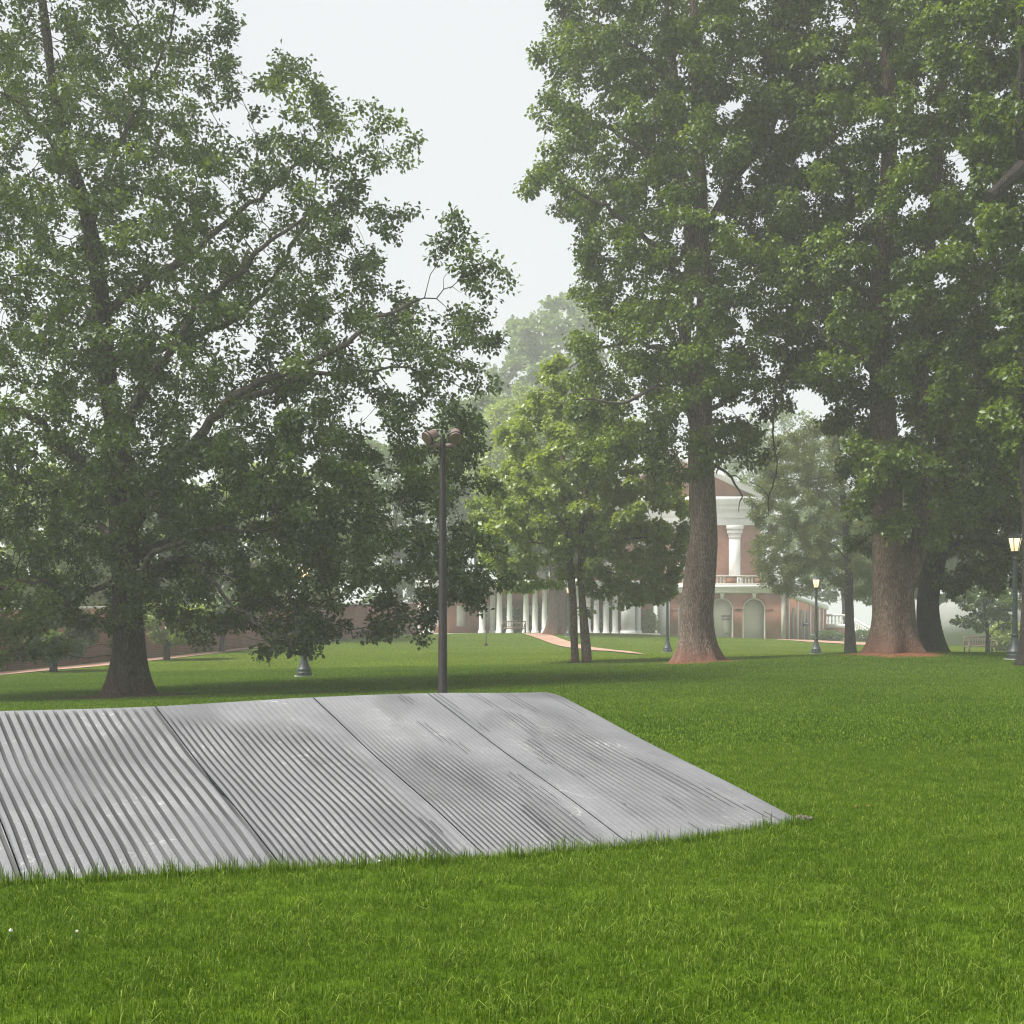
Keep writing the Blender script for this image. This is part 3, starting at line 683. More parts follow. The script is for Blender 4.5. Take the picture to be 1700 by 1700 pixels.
ASH1 = [(880,-150),(870,0),(890,30),(905,80),(862,145),(866,175),(905,195),(880,240),(846,310),(862,342),(905,357),(962,390),(935,430),(945,480),(972,520),(932,570),(928,640),(945,725),(985,785),
        (1060,778),(1110,810),(1150,800),(1205,798),(1255,770),(1290,715),(1345,690),(1375,600),(1360,450),(1365,300),(1375,100),(1360,-150),(1250,-300),(1000,-300)]
make_tree("tall_tree", "tall tree with bare reddish trunk in front of the brick arcade", "tree", 44.0,
    [(1160,1101),(1157,1060),(1158,1000),(1164,940),(1168,890),(1166,820),(1163,740),(1166,650),(1170,560),(1170,480),(1165,400),(1160,250),(1155,100),(1150,-80),(1145,-220)],
    [0.50,0.47,0.48,0.47,0.42,0.40,0.38,0.34,0.29,0.27,0.24,0.2,0.15,0.1,0.05], ASH1, M["ash_leaf"], 176000, M["ash_bark"], 23,
    stems=[([(1160,720),(1146,650),(1138,590),(1139,500),(1146,420),(1135,300),(1122,150),(1105,0)],0.26,0.08)],
    limbs=[([(1165,400),(1200,325,-0.5),(1245,275,-1),(1280,200,-1.4),(1300,90,-1.5)],0.13,0.03),
           ([(1140,480),(1080,420,-1),(1000,370,-1.6),(920,330,-2)],0.12,0.03),
           ([(1138,590),(1070,560,1),(1000,560,1.6),(950,590,2)],0.1,0.03),
           ([(1163,700),(1090,660,-1.6),(1020,690,-2.6),(960,690,-3.2)],0.1,0.03),
           ([(1166,690),(1240,650,-1.2),(1300,640,-2)],0.1,0.03),
           ([(1135,300),(1060,230,0.8),(980,170,1.4),(900,150,1.6)],0.1,0.03),
           ([(1122,150),(1040,80,-0.6),(940,40,-1)],0.08,0.02),
           ([(1170,520),(1250,480,1.4),(1320,420,2)],0.1,0.03)],
    dead=[([(1270,640,-2),(1266,700,-2),(1264,740,-2),(1270,790,-2),(1258,835,-2),(1257,862,-2),(1238,868,-2)],0.045,0.015),
          ([(1258,838,-2),(1242,818,-2),(1228,812,-2)],0.02,0.008),
          ([(1180,775,-0.6),(1200,790,-0.8),(1214,808,-0.9),(1224,830,-1),(1219,838,-1),(1218,855,-1)],0.05,0.012),
          ([(1204,794,-0.8),(1222,798,-0.8),(1226,803,-0.8)],0.025,0.01)],
    holes=[(1140,230,8,14),(1020,195,14,8),(1060,185,12,6),(1250,300,14,22),(1300,265,24,10),(1000,340,10,6),(1105,480,8,12),(1350,60,20,12),(1225,670,12,8),(960,130,8,6)],
    maxdepth=6.0, spacing=0.92, tuft=0.84, step=0.32, attr=5, leaf=0.135, spread=0.36, flare=0.75, fh=0.6, droop=0.45, wr=0.36,
    extra=[(1212,776,-1),(1232,770,-1),(1205,758,-1.5),(1248,752,-1.5),(1225,745,-0.5),(1195,770,-1.5),(1215,735,0),(1240,730,0),(1128,800,-1),(1110,790,-1)])

BIG = [(1310,-150),(1275,0),(1250,150),(1265,350),(1255,500),(1290,620),(1372,690),(1392,740),(1372,800),(1400,850),(1440,915),(1480,935),(1550,915),(1600,890),(1690,800),(1720,500),(1720,-200),(1500,-300)]
make_tree("massive_tree", "massive tree with the thickest trunk, forking low, right of centre", "tree", 41.0,
    [(1487,1084),(1484,1040),(1484,1000),(1480,930),(1475,850),(1472,760),(1465,650),(1460,500),(1470,350),(1478,200),(1468,60),(1440,-60),(1420,-180)],
    [0.66,0.62,0.60,0.56,0.42,0.38,0.35,0.30,0.26,0.21,0.18,0.12,0.06], BIG, M["ash_leaf"], 180000, M["brown_bark"], 37,
    stems=[([(1497,990),(1518,930),(1532,850),(1536,760),(1530,680),(1536,550),(1545,400),(1560,250),(1570,80)],0.30,0.08)],
    limbs=[([(1465,640),(1400,600,-1.5),(1330,580,-2.4)],0.12,0.03),([(1460,500),(1390,430,1.4),(1310,400,2)],0.12,0.03),
           ([(1478,200),(1420,100,-1),(1390,0,-1.4)],0.14,0.05),([(1536,550),(1610,480,-1.4),(1680,450,-2)],0.12,0.03),
           ([(1472,760),(1430,760,-2.4),(1400,800,-3.4)],0.09,0.02),([(1534,800),(1590,800,-2),(1640,830,-3)],0.09,0.02),([(1545,400),(1620,300,1.6),(1680,240,2.2)],0.1,0.03)],
    holes=[(1600,290,16,18),(1370,150,16,8),(1330,265,22,10),(1465,60,10,10),(1532,600,8,26),(1620,640,12,6),(1540,655,7,20),(1690,60,16,18),(1290,560,12,10),(1560,245,8,8)],
    maxdepth=6.0, spacing=0.92, tuft=0.84, step=0.32, attr=5, leaf=0.135, spread=0.36, flare=0.55, fh=0.6, droop=0.45, wr=0.36)

make_tree("dark_trunk_tree", "dark trunk tree close behind the massive one, boughs hanging over the bench", "tree", 46.5,
    [(1545,1085),(1542,1040),(1541,1000),(1546,960),(1560,910),(1574,850),(1580,760),(1576,650),(1580,520)],
    [0.42,0.37,0.34,0.33,0.30,0.27,0.24,0.2,0.15],
    [(1480,860),(1500,930),(1530,985),(1560,1000),(1600,990),(1650,1000),(1700,985),(1790,960),(1800,500),(1700,430),(1520,470)], M["ash_leaf"], 70000, M["dark_bark"], 41,
    limbs=[([(1560,910),(1620,900,-1),(1690,930,-2),(1760,940,-2.4)],0.12,0.03),([(1574,850),(1640,800,1),(1740,780,1.6)],0.12,0.03),([(1580,700),(1650,640,-1),(1720,600,-1.6)],0.1,0.03)],
    maxdepth=4.5, spacing=0.98, tuft=0.78, step=0.32, attr=5, leaf=0.17, spread=0.33, flare=0.45, droop=0.4, wr=0.36)

make_tree("edge_tree", "dark tree at the right edge, a heavy black limb reaching down into view", "tree", 35.0,
    [(1724,1110),(1720,1000),(1720,900),(1716,700),(1726,500),(1735,350),(1745,200),(1750,0)],
    [0.40,0.36,0.34,0.32,0.30,0.27,0.22,0.12],
    [(1590,160),(1610,400),(1640,520),(1650,700),(1670,820),(1900,840),(1960,0),(1800,-200),(1600,-160),(1570,0)], M["ash_leaf"], 60000, M["dark_bark"], 53,
    limbs=[([(1745,205),(1715,262,-0.5),(1680,300,-1),(1640,330,-1.4),(1604,360,-1.6)],0.32,0.14),([(1690,292,-0.9),(1668,240,-1.2),(1662,160,-1.4),(1650,60,-1.6)],0.16,0.05),
           ([(1726,500),(1780,420,1),(1850,350,1.5)],0.15,0.04)],
    holes=[(1680,230,16,20),(1690,330,10,16),(1600,290,12,14),(1690,60,14,16)], maxdepth=4.5, spacing=0.92, tuft=0.7, step=0.28, attr=5, leaf=0.15, spread=0.28, flare=0.5, droop=0.4, wr=0.36, limb_mat=M["dark_bark"], clear=1.0)

make_tree("young_tree", "bright green twin-stemmed young tree in the middle of the lawn", "tree", 50.0,
    [(955,1101),(953,1060),(951,1000),(947,950),(943,900),(938,850),(934,760),(930,680)], [0.145,0.135,0.13,0.125,0.115,0.10,0.07,0.03],
    [(925,580),(888,618),(848,688),(828,720),(798,790),(776,870),(798,945),(838,992),(900,972),(960,985),(1020,995),(1060,1018),(1098,1008),(1144,945),(1152,850),(1130,780),(1000,640)],
    M["young_leaf"], 50000, M["ash_bark"], 61,
    stems=[([(974,1104),(971,1050),(967,1000),(964,940),(968,860),(980,760),(975,680)],0.18,0.05)],
    limbs=[([(945,930),(925,905,-0.6),(895,905,-1),(860,900,-1.4)],0.06,0.015),([(963,935),(1010,905,-0.6),(1070,895,-1),(1110,900,-1.2)],0.06,0.015),
           ([(940,870),(880,820,0.8),(840,800,1.2)],0.05,0.015),([(968,860),(1030,820,1),(1090,800,1.4)],0.05,0.015),([(952,960),(990,950,-1),(1040,960,-1.6)],0.04,0.012)],
    holes=[(860,960,10,6),(1000,960,14,6)], maxdepth=3.0, spacing=0.78, tuft=0.55, step=0.24, attr=5, leaf=0.16, spread=0.28, flare=0.18, fh=0.3, droop=0.3, wr=0.44, dense_below=0, extra=[(1108,950,-0.6),(1098,965,-1),(1120,955,-1),(1106,935,-0.8),(1112,972,-0.8),(1096,985,-1.2)])

make_tree("pine_tree", "olive, soft-needled tree with a slim trunk beside the lit lamp", "tree", 68.0,
    [(1412,1085),(1411,1040),(1410,1000),(1408,930),(1402,850),(1394,770),(1388,700)], [0.24,0.22,0.20,0.18,0.15,0.11,0.05],
    [(1236,835),(1248,760),(1288,715),(1340,695),(1400,688),(1452,715),(1476,800),(1476,900),(1462,985),(1424,1003),(1372,985),(1330,1002),(1290,996),(1262,968),(1230,915),(1245,880)],
    M["pine_leaf"], 60000, M["dark_bark"], 71,
    limbs=[([(1408,930),(1370,905,-0.8),(1320,915,-1.2),(1275,940,-1.5)],0.06,0.015),([(1402,850),(1350,800,0.6),(1300,790,1)],0.06,0.015),([(1396,790),(1330,800,-1),(1270,830,-1.5)],0.06,0.015),
           ([(1405,890),(1350,870,1),(1290,870,1.5)],0.05,0.015),([(1410,990),(1380,970,-1),(1340,985,-1.6)],0.04,0.012)],
    holes=[(1300,800,10,8),(1340,850,12,8)], maxdepth=4.2, spacing=0.92, tuft=0.66, step=0.3, attr=5, leaf=0.17, spread=0.28, flare=0.35, droop=0.15, wr=0.14, up=0.3, dense_below=0)

make_tree("colonnade_tree", "tall thick-trunked tree beside the colonnade, behind the young tree", "tree", 98.0,
    [(925,1053),(925,1030),(925,1000),(924,940),(922,860),(918,780),(912,720)], [0.68,0.62,0.58,0.52,0.45,0.3,0.12],
    [(925,690),(870,720),(830,780),(810,860),(820,940),(1000,950),(1020,860),(990,740)], M["far_leaf"], 22000, M["ash_bark"], 83,
    limbs=[([(920,860),(860,800,-2),(840,770,-3)],0.2,0.05)], maxdepth=5, spacing=1.4, tuft=1.1, step=0.5, attr=4, leaf=0.34, spread=0.55, flare=0.55, fh=0.7)
make_tree("misty_tree", "tallest far tree, almost lost in mist in the gap between the crowns", "tree", 170.0,
    [(900,1048),(902,900),(900,760),(905,640),(908,560)], [0.8,0.7,0.6,0.4,0.12],
    [(942,480),(905,496),(880,516),(848,522),(822,600),(802,660),(786,720),(776,800),(798,950),(1000,960),(1012,700),(1005,520)], M["far_leaf"], 34000, M["ash_bark"], 84,
    limbs=[([(900,800),(850,720,-2),(830,640,-3)],0.3,0.08),([(900,740),(960,640,2),(970,560,2)],0.3,0.08)], maxdepth=9, spacing=2.4, tuft=2.0, step=0.9, attr=4, leaf=0.6, spread=1.0, flare=0.5, fh=0.7)

def blob(cx, cy, rx, ry, seed):
    r = random.Random(seed); return [(cx+rx*(1+0.14*r.uniform(-1, 1))*math.cos(a), cy-ry*(1+0.14*r.uniform(-1, 1))*math.sin(a)) for a in np.linspace(0, 6.283, 22, endpoint=False)]
BG = [("leafy_tree", "broad pale green tree just behind the twin-stemmed young tree", 116, 880, 800, 115, 165, M["young_leaf"], 18000),
      ("leafy_tree", "faint tree behind the stair terrace, right of the building", 135, 1400, 915, 95, 100, M["far_leaf"], 14000),
      ("leafy_tree", "sunlit tree beyond the garden wall at the far left", 76, 40, 900, 190, 150, M["young_leaf"], 20000),
      ("leafy_tree", "green tree beyond the garden wall, behind the oak trunk", 84, 250, 910, 150, 140, M["far_leaf"], 18000),
      ("leafy_tree", "green tree beyond the wall, behind the oak's drooping right boughs", 92, 450, 890, 150, 140, M["young_leaf"], 18000),
      ("leafy_tree", "misty tree above the colonnade, behind the floodlight pole", 118, 660, 860, 130, 150, M["far_leaf"], 18000),
      ("leafy_tree", "misty tree between the oak's tip and the young tree", 125, 790, 790, 95, 140, M["far_leaf"], 16000),
      ("leafy_tree", "faint tree behind the roof of the brick building", 150, 1310, 800, 105, 135, M["far_leaf"], 14000),
      ("leafy_tree", "dim tree behind the massive trunk, right of the building", 100, 1490, 900, 110, 110, M["far_leaf"], 18000),
      ("leafy_tree", "dim tree behind the bench at the right edge", 105, 1650, 890, 130, 120, M["far_leaf"], 18000)]
for i, (nm, lb, d, cx, cy, rx, ry, lm, nl) in enumerate(BG):
    gb = G(cx, d); by = YH-(gb.z-CH)/d*F
    make_tree(nm, lb, "tree", float(d), [(cx, by), (cx+3, (by+cy+ry*0.6)/2), (cx, cy+ry*0.5), (cx-4, cy), (cx+2, cy-ry*0.6)], [0.35, 0.3, 0.26, 0.18, 0.06], blob(cx, cy, rx, ry, i), lm, nl, M["dark_bark"], 100+i,
        limbs=[([(cx, cy+ry*0.3), (cx-rx*0.5, cy, -1)], 0.12, 0.03), ([(cx, cy+ry*0.2), (cx+rx*0.5, cy-ry*0.1, 1)], 0.12, 0.03)],
        maxdepth=5.5, spacing=1.3, tuft=1.05, step=0.5, attr=4, leaf=0.34, spread=0.55, group="trees behind the walls and building", flare=0.4)
for i, (px, d, cx, cy, rx, ry, lb, lm) in enumerate([(88, 51, 92, 1045, 62, 62, "small leafy tree by the garden wall path, left of the oak trunk", M["oak_leaf"]),
        (277, 61, 285, 1030, 62, 45, "thin-stemmed small tree by the wall, just right of the oak trunk", M["young_leaf"]),
        (368, 71, 376, 1015, 62, 45, "thin-stemmed small tree by the wall, under the oak's right boughs", M["far_leaf"])]):
    gb = G(px, d); by = YH-(gb.z-CH)/d*F
    make_tree("small_tree", lb, "tree", float(d), [(px, by), (px+1, by-25), (cx, cy+10), (cx, cy-20)], [0.13, 0.11, 0.08, 0.03], blob(cx, cy, rx, ry, 50+i), lm, 9000, M["dark_bark"], 140+i,
        limbs=[([(px+1, by-30), (cx-25, cy+5, -0.4)], 0.04, 0.012), ([(px+1, by-32), (cx+25, cy, 0.4)], 0.04, 0.012)], maxdepth=1.6, spacing=0.6, tuft=0.45, step=0.22, attr=4, leaf=0.15, spread=0.24,
        group="small trees along the garden wall", flare=0.3, fh=0.3)
make_tree("multi_stem_sapling", "slender open-branched sapling standing in front of the bench", "tree", 70.0, [(1641,1085),(1640,1060),(1637,1030),(1634,1000),(1632,975)], [0.12,0.09,0.07,0.05,0.03],
    [(1572,1010),(1580,985),(1620,960),(1660,960),(1690,985),(1696,1020),(1680,1045),(1650,1040),(1610,1052),(1585,1045)], M["oak_leaf"], 5000, M["dark_bark"], 151,
    limbs=[([(1639,1050),(1615,1020,-0.4),(1590,1005,-0.6)],0.04,0.012),([(1639,1045),(1665,1010,0.4),(1685,990,0.6)],0.04,0.012),([(1640,1060),(1655,1030,-0.5),(1662,990,-0.6)],0.04,0.012)],
    maxdepth=2.0, spacing=0.8, tuft=0.4, step=0.24, attr=4, leaf=0.15, spread=0.22, flare=0.2)

# thin staked sapling on the far lawn
b = G(807, 85)
st = thing("staked_sapling", "thin bare sapling stake alone on the far lawn", "sapling", b)
MB().tube([b, b+Vector((0.01, 0, 1.1)), b+Vector((-0.02, 0, 2.3))], [0.035, 0.03, 0.02], 6).build("stem", M["twig"], st, True)
MB().lathe([(0.10, 0), (0.10, 0.16), (0.07, 0.2)], 8, tuple(b)).build("guard", M["brown_soil"], st)

# soil around trunks
soil_patch("bare_soil", G(1160, 43.6), 2.0, 2.6, M["soil"], 1)
soil_patch("bare_soil", G(1487, 40.7), 1.7, 1.7, M["soil"], 2)
soil_patch("bare_soil", G(218, 31.6), 1.9, 1.9, M["brown_soil"], 3)
soil_patch("bare_soil", G(966, 50), 0.8, 0.7, M["brown_soil"], 4)
soil_patch("bare_soil", G(1010, 44.5), 1.3, 0.8, M["brown_soil"], 5, 0.012)

# shrubs
def shrub(label, c, rx, ry, h, n, mat, seed, cat="shrub", name="shrub", group=None, leaf=0.16):
    rng = np.random.default_rng(seed); root = thing(name, label, cat, c, group)
    u = rng.normal(0, 1, (n, 3)); u /= np.linalg.norm(u, axis=1, keepdims=True); rr = rng.uniform(0.35, 1, (n, 1))**0.5
    p = u*rr*np.array([rx, ry, h*0.55])
    p *= (1+0.22*np.array([mnoise.noise((q[0]*2.2+seed, q[1]*2.2, q[2]*2.2)) for q in u]))[:, None]
    p[:, 2] = np.maximum(p[:, 2]+h*0.5, 0.02)
    tint = 0.45+0.3*u[:, 0]*0+rng.normal(0, 0.22, n)
    leaves_mesh(root, p+np.array(c), u, mat, leaf, rng, 0.1, 0.4, tint, "foliage")
    m = MB()
    for k in range(5):
        a = rng.uniform(0, 6.28); m.tube([c, c+Vector((math.cos(a)*rx*0.3, math.sin(a)*ry*0.3, h*0.35)), c+Vector((math.cos(a)*rx*0.6, math.sin(a)*ry*0.6, h*0.75))], [0.03, 0.02, 0.008], 5)
    m.build("stems", M["twig"], root)
    return root
shrub("bright leafy shrub behind the bench, left of the lamp post", G(1672, 80), 1.1, 0.9, 1.7, 3500, M["young_leaf"], 201, group="shrubs")
shrub("low dark shrub bed at the corner of the brick building", G(1376, 108), 1.2, 0.8, 0.7, 1800, M["shrub_leaf"], 202, group="shrubs")
shrub("dark ground shrub left of the stair balustrade", G(1432, 112), 1.3, 0.8, 0.9, 1800, M["shrub_leaf"], 203, group="shrubs")
for i, (px, lb) in enumerate([(838, "hedge bush seen between the left columns"), (868, "hedge bush behind the far bench"), (903, "hedge bush left of the misty trunk"),
        (984, "hedge bush seen between the columns right of the young tree"), (1014, "hedge bush behind the last round columns"), (1078, "hedge bush in the opening beside the arcade corner")]):
    shrub(lb, G(px, 107.3), 0.62, 0.4, 1.95, 1500, M["young_leaf"] if i % 2 else M["shrub_leaf"], 210+i, "bush", "bush", "bushes behind the colonnade")

# ------------------------------------------------------------------ stone memorial
SL = Vector((-0.523, 1.0, 0.264)); TL = 2.52
FRX = [-980, -420, 40, 470, 806, 1045, 1190, 1330]; FRY = [1562, 1504, 1470, 1443, 1422, 1402, 1386, 1364]
def front(px):
    py = float(np.interp(px, FRX, FRY)); d = CH*F/(py-YH); return Vector(((px-CX)/F*d, d, 0.0))
TPX = [-980, -420, 40, 470, 806, 1045, 1338]; TQX = [-700, -310, -22, 258, 520, 710, 925]; TQY = [1222, 1200, 1188, 1173, 1158, 1151, 1149.5]
_tt, _zz = [], []
for fx, qx, qy in zip(TPX, TQX, TQY):
    f_ = front(fx); k_ = (qx-CX)/F
    t_ = (k_*f_.y-f_.x)/(-0.523-k_) if fx >= 400 else None
    if t_ is None: _tt.append(None); _zz.append(None); continue
    dq = f_.y+t_; _tt.append(t_); _zz.append(CH-(qy-YH)/F*dq)
for i_ in (2, 1, 0): _tt[i_], _zz[i_] = 2.43, 0.652
def smooth_interp(x, xs, ys):
    xs = np.array(xs, float); ys = np.array(ys, float); m = np.gradient(ys, xs); i = int(np.clip(np.searchsorted(xs, x)-1, 0, len(xs)-2))
    h = xs[i+1]-xs[i]; q = (x-xs[i])/h
    return float((2*q**3-3*q**2+1)*ys[i]+(q**3-2*q**2+q)*h*m[i]+(-2*q**3+3*q**2)*ys[i+1]+(q**3-q**2)*h*m[i+1])
def front_s(px):
    py = smooth_interp(px, FRX, FRY); d = CH*F/(py-YH); return Vector(((px-CX)/F*d, d, 0.0))
def rise(px): return Vector((-0.523, 1.0, 0))*smooth_interp(px, TPX, _tt)+Vector((0, 0, smooth_interp(px, TPX, _zz)))
JO = [-560, -200, 40+0, 470, 806, 1045, 1310]
JO[0], JO[1], JO[-1] = -980, -420, 1338
mem = thing("stone_memorial", "long grey stone slab with carved grooves sloping up out of the grass", "memorial", front(470))
def panel(pa, pb, idx):
    A, B = front(pa), front(pb); along = (B-A); wlen = along.length
    nG = [18, 19, 20, 24, 24, 27][idx]
    prof = [(0.0, 0.0, 0), (0.30, 0.0, 0), (0.575, 0.0, 0), (0.595, 0.04, 0.9), (0.625, 0.9, 1), (0.76, 1.0, 1), (0.93, 0.95, 1), (0.965, 0.06, 0.9), (0.98, 0.0, 0)]
    us, gd, gc = [], [], []
    for k in range(nG):
        for (ph, g, c_) in prof: us.append((k+ph)/nG); gd.append(g); gc.append(c_)
    us.append(1.0); gd.append(0.0); gc.append(0.0)
    us = 0.004/wlen + np.array(us)*(1-0.008/wlen); gd = np.array(gd); ug = (us-us[0])/(us[-1]-us[0])
    NV = 64; vs = np.linspace(0, 1, NV)
    V = np.zeros((NV+6, len(us), 3)); att = np.zeros((NV+6, len(us)))
    e3 = along.normalized(); nrm = e3.cross(SL.normalized()).normalized()
    if nrm.z < 0: nrm = -nrm
    fr_ = [front_s(pa+(pb-pa)*u) for u in us]; ri_ = [rise(pa+(pb-pa)*u) for u in us]
    for j, v in enumerate(vs):
        for i, u in enumerate(us):
            k0 = math.floor(ug[i]*nG+1e-6)
            n1 = mnoise.noise((k0*0.31+idx*9.1, v*4.2, 0.5)); n2 = mnoise.noise((k0*0.09+idx*3.7, v*2.3, 7.5))
            mk = 0.92+(0.35 if idx < 3 else 0.12)*n1+0.40*n2
            un = ug[i]
            sm = lambda a, b, x: max(0.0, min(1.0, (x-a)/(b-a)))
            if idx <= 2: mk = max(mk, 0.55)*1.0
            elif idx == 3: mk *= sm(0.99-0.16*un, 0.88-0.30*un, v)*sm(-0.02, 0.04, v)*sm(1.05, 0.75, un)*1.25; mk = max(mk, 0.16)
            elif idx == 4: mk *= sm(0.86-0.30*un, 0.60-0.30*un, v)*sm(1.02, 0.72, un)*sm(0, 0.05, v)*0.95; mk = max(mk, 0.09)
            elif idx == 5: mk *= sm(0.84, 0.62, v)*sm(0.10, 0.25, un)*sm(0.90, 0.70, un)*sm(0.02, 0.12, v)*0.85; mk = max(mk, 0.07*sm(0.95, 0.88, un))
            mk = max(0.0, min(1.25, mk))*sm(1.0, 0.975, v)
            wav = 0.008*mnoise.noise((k0*0.2+idx*5, v*5.5, 3.1))+0.004*math.sin(v*5+1)
            p = fr_[i] + ri_[i]*(v*(1-0.035*max(0.0, (un-0.9)/0.1)**2) if idx == 5 else v) + e3*(wav if 0 < i < len(us)-1 else 0.004*math.sin(v*5+1))
            bulge = 0.007*math.sin(v*math.pi*2.3+0.4)*math.sin(math.pi*v)
            if v < 1e-6: p.z -= 0.05
            if idx == 5: bulge -= 0.015*max(0.0, (un-0.93)/0.07)**2
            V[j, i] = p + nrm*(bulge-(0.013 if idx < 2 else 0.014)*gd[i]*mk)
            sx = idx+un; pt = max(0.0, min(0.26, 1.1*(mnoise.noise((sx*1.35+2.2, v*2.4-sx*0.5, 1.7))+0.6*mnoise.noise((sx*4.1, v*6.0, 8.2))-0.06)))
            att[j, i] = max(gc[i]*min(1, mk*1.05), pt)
        edge = {0: 0, len(us)-1: 0}
    top = V[NV-1].copy(); d3 = np.array(SL.normalized()); n3 = np.array(nrm); rr = 0.045
    for q in range(4):
        a = (q+1)/4*R(104); V[NV+q] = top + d3*rr*math.sin(a) - n3*rr*(1-math.cos(a))
    V[NV+4] = V[NV+3]; V[NV+4][:, 2] = -0.15
    V[NV+5] = V[NV+4]; V[NV+5][:, 2] = -0.16
    # side skirts: close both ends down to the ground
    rows, cols = V.shape[:2]; ii = np.arange(rows*cols).reshape(rows, cols)
    f = list(np.stack([ii[:-1, :-1], ii[:-1, 1:], ii[1:, 1:], ii[1:, :-1]], -1).reshape(-1)); sz = [4]*((rows-1)*(cols-1))
    Vf = V.reshape(-1, 3); extra = []; ea = []
    for c, flip in ((0, True), (cols-1, False)):
        b0 = len(Vf)+len(extra)
        for r_ in range(NV+4):
            q = V[r_, c].copy(); q[2] = -0.15; extra.append(q); ea.append(0)
        for r_ in range(NV+3):
            quad = [ii[r_, c], ii[r_+1, c], b0+r_+1, b0+r_]
            f += quad[::-1] if flip else quad; sz.append(4)
    Vf = np.vstack([Vf, np.array(extra)]); at = np.concatenate([att.reshape(-1), ea])
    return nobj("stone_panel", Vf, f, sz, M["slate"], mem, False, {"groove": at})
for i in range(len(JO)-1): panel(JO[i], JO[i+1], i)
tip = front(1330)+Vector((0.03, 0.0, 0))
rg = np.random.default_rng(5); m = MB()
for k in range(60):
    q = tip+Vector((rg.normal(-0.02, 0.02), rg.normal(0.01, 0.02), 0)); s = rg.uniform(0.006, 0.014); z0 = rg.uniform(0.0, 0.02)
    m.lathe([(s*0.4, -s), (s, -s*0.2), (s*0.8, s*0.5), (s*0.3, s)], 5, (q.x, q.y, z0+0.01), rot=rg.uniform(0, 6))
tag(m.build("gravel", M["gravel"]), kind="stuff")

# ------------------------------------------------------------------ floodlight pole
pb = G(735, 23.0)
fl = thing("floodlight_pole", "tall brown pole with two cylindrical floodlights behind the stone slab", "floodlight pole", pb)
zt = P(735, 731, 23).z - pb.z
MB().lathe([(0.085, -0.1), (0.085, 0.02), (0.079, 0.03), (0.050, zt), (0.045, zt+0.02), (0.0, zt+0.03)], 20, tuple(pb)).build("pole", M["pole"], fl, True)
MB().lathe([(0.14, -0.05), (0.14, 0.025), (0.09, 0.035)], 20, tuple(pb)).build("base_plate", M["pole"], fl, True)
tp = pb+Vector((0, 0, zt-0.09))
for sgn, azx, azy, el in ((-1, -0.80, -0.60, -30), (1, 0.10, -1.0, -40)):
    en = tp+Vector((sgn*0.215, -0.02, 0.035))
    b0 = MB(); b0.box(min(tp.x, en.x), max(tp.x, en.x), tp.y-0.03, tp.y+0.03, tp.z-0.035, tp.z+0.035, 0.008); b0.build("arm", M["flood"], fl)
    dv = Vector((azx, azy, 0)).normalized(); dv = Vector((dv.x*math.cos(R(el)), dv.y*math.cos(R(el)), math.sin(R(el))))
    c = en+Vector((0, 0, 0.115)); 
    if sgn > 0: c += Vector((0, 0, 0.01))
    yk = MB().tube([en+Vector((0, 0, -0.02)), en+Vector((0, 0, 0.05)), c], [0.02, 0.02, 0.02], 8).build("yoke", M["flood"], fl)
    def ax(s): return c+dv*s
    hd = MB().tube([ax(-0.14), ax(-0.12), ax(0.0), ax(0.035)], [0.062, 0.076, 0.09, 0.108], 22).build("lamp_housing", M["flood"], fl, True)
    MB().tube([ax(0.035), ax(0.036), ax(0.052), ax(0.053)], [0.108, 0.119, 0.119, 0.098], 22, True).build("rim", M["flood_rim"], hd, True)
    MB().tube([ax(0.0525), ax(0.085), ax(0.086), ax(0.06)], [0.107, 0.107, 0.102, 0.101], 22, False).build("visor", M["flood"], hd, True)
    MB().tube([ax(0.0535), ax(0.062)], [0.096, 0.096], 22).build("lens", M["lens"], hd, True)

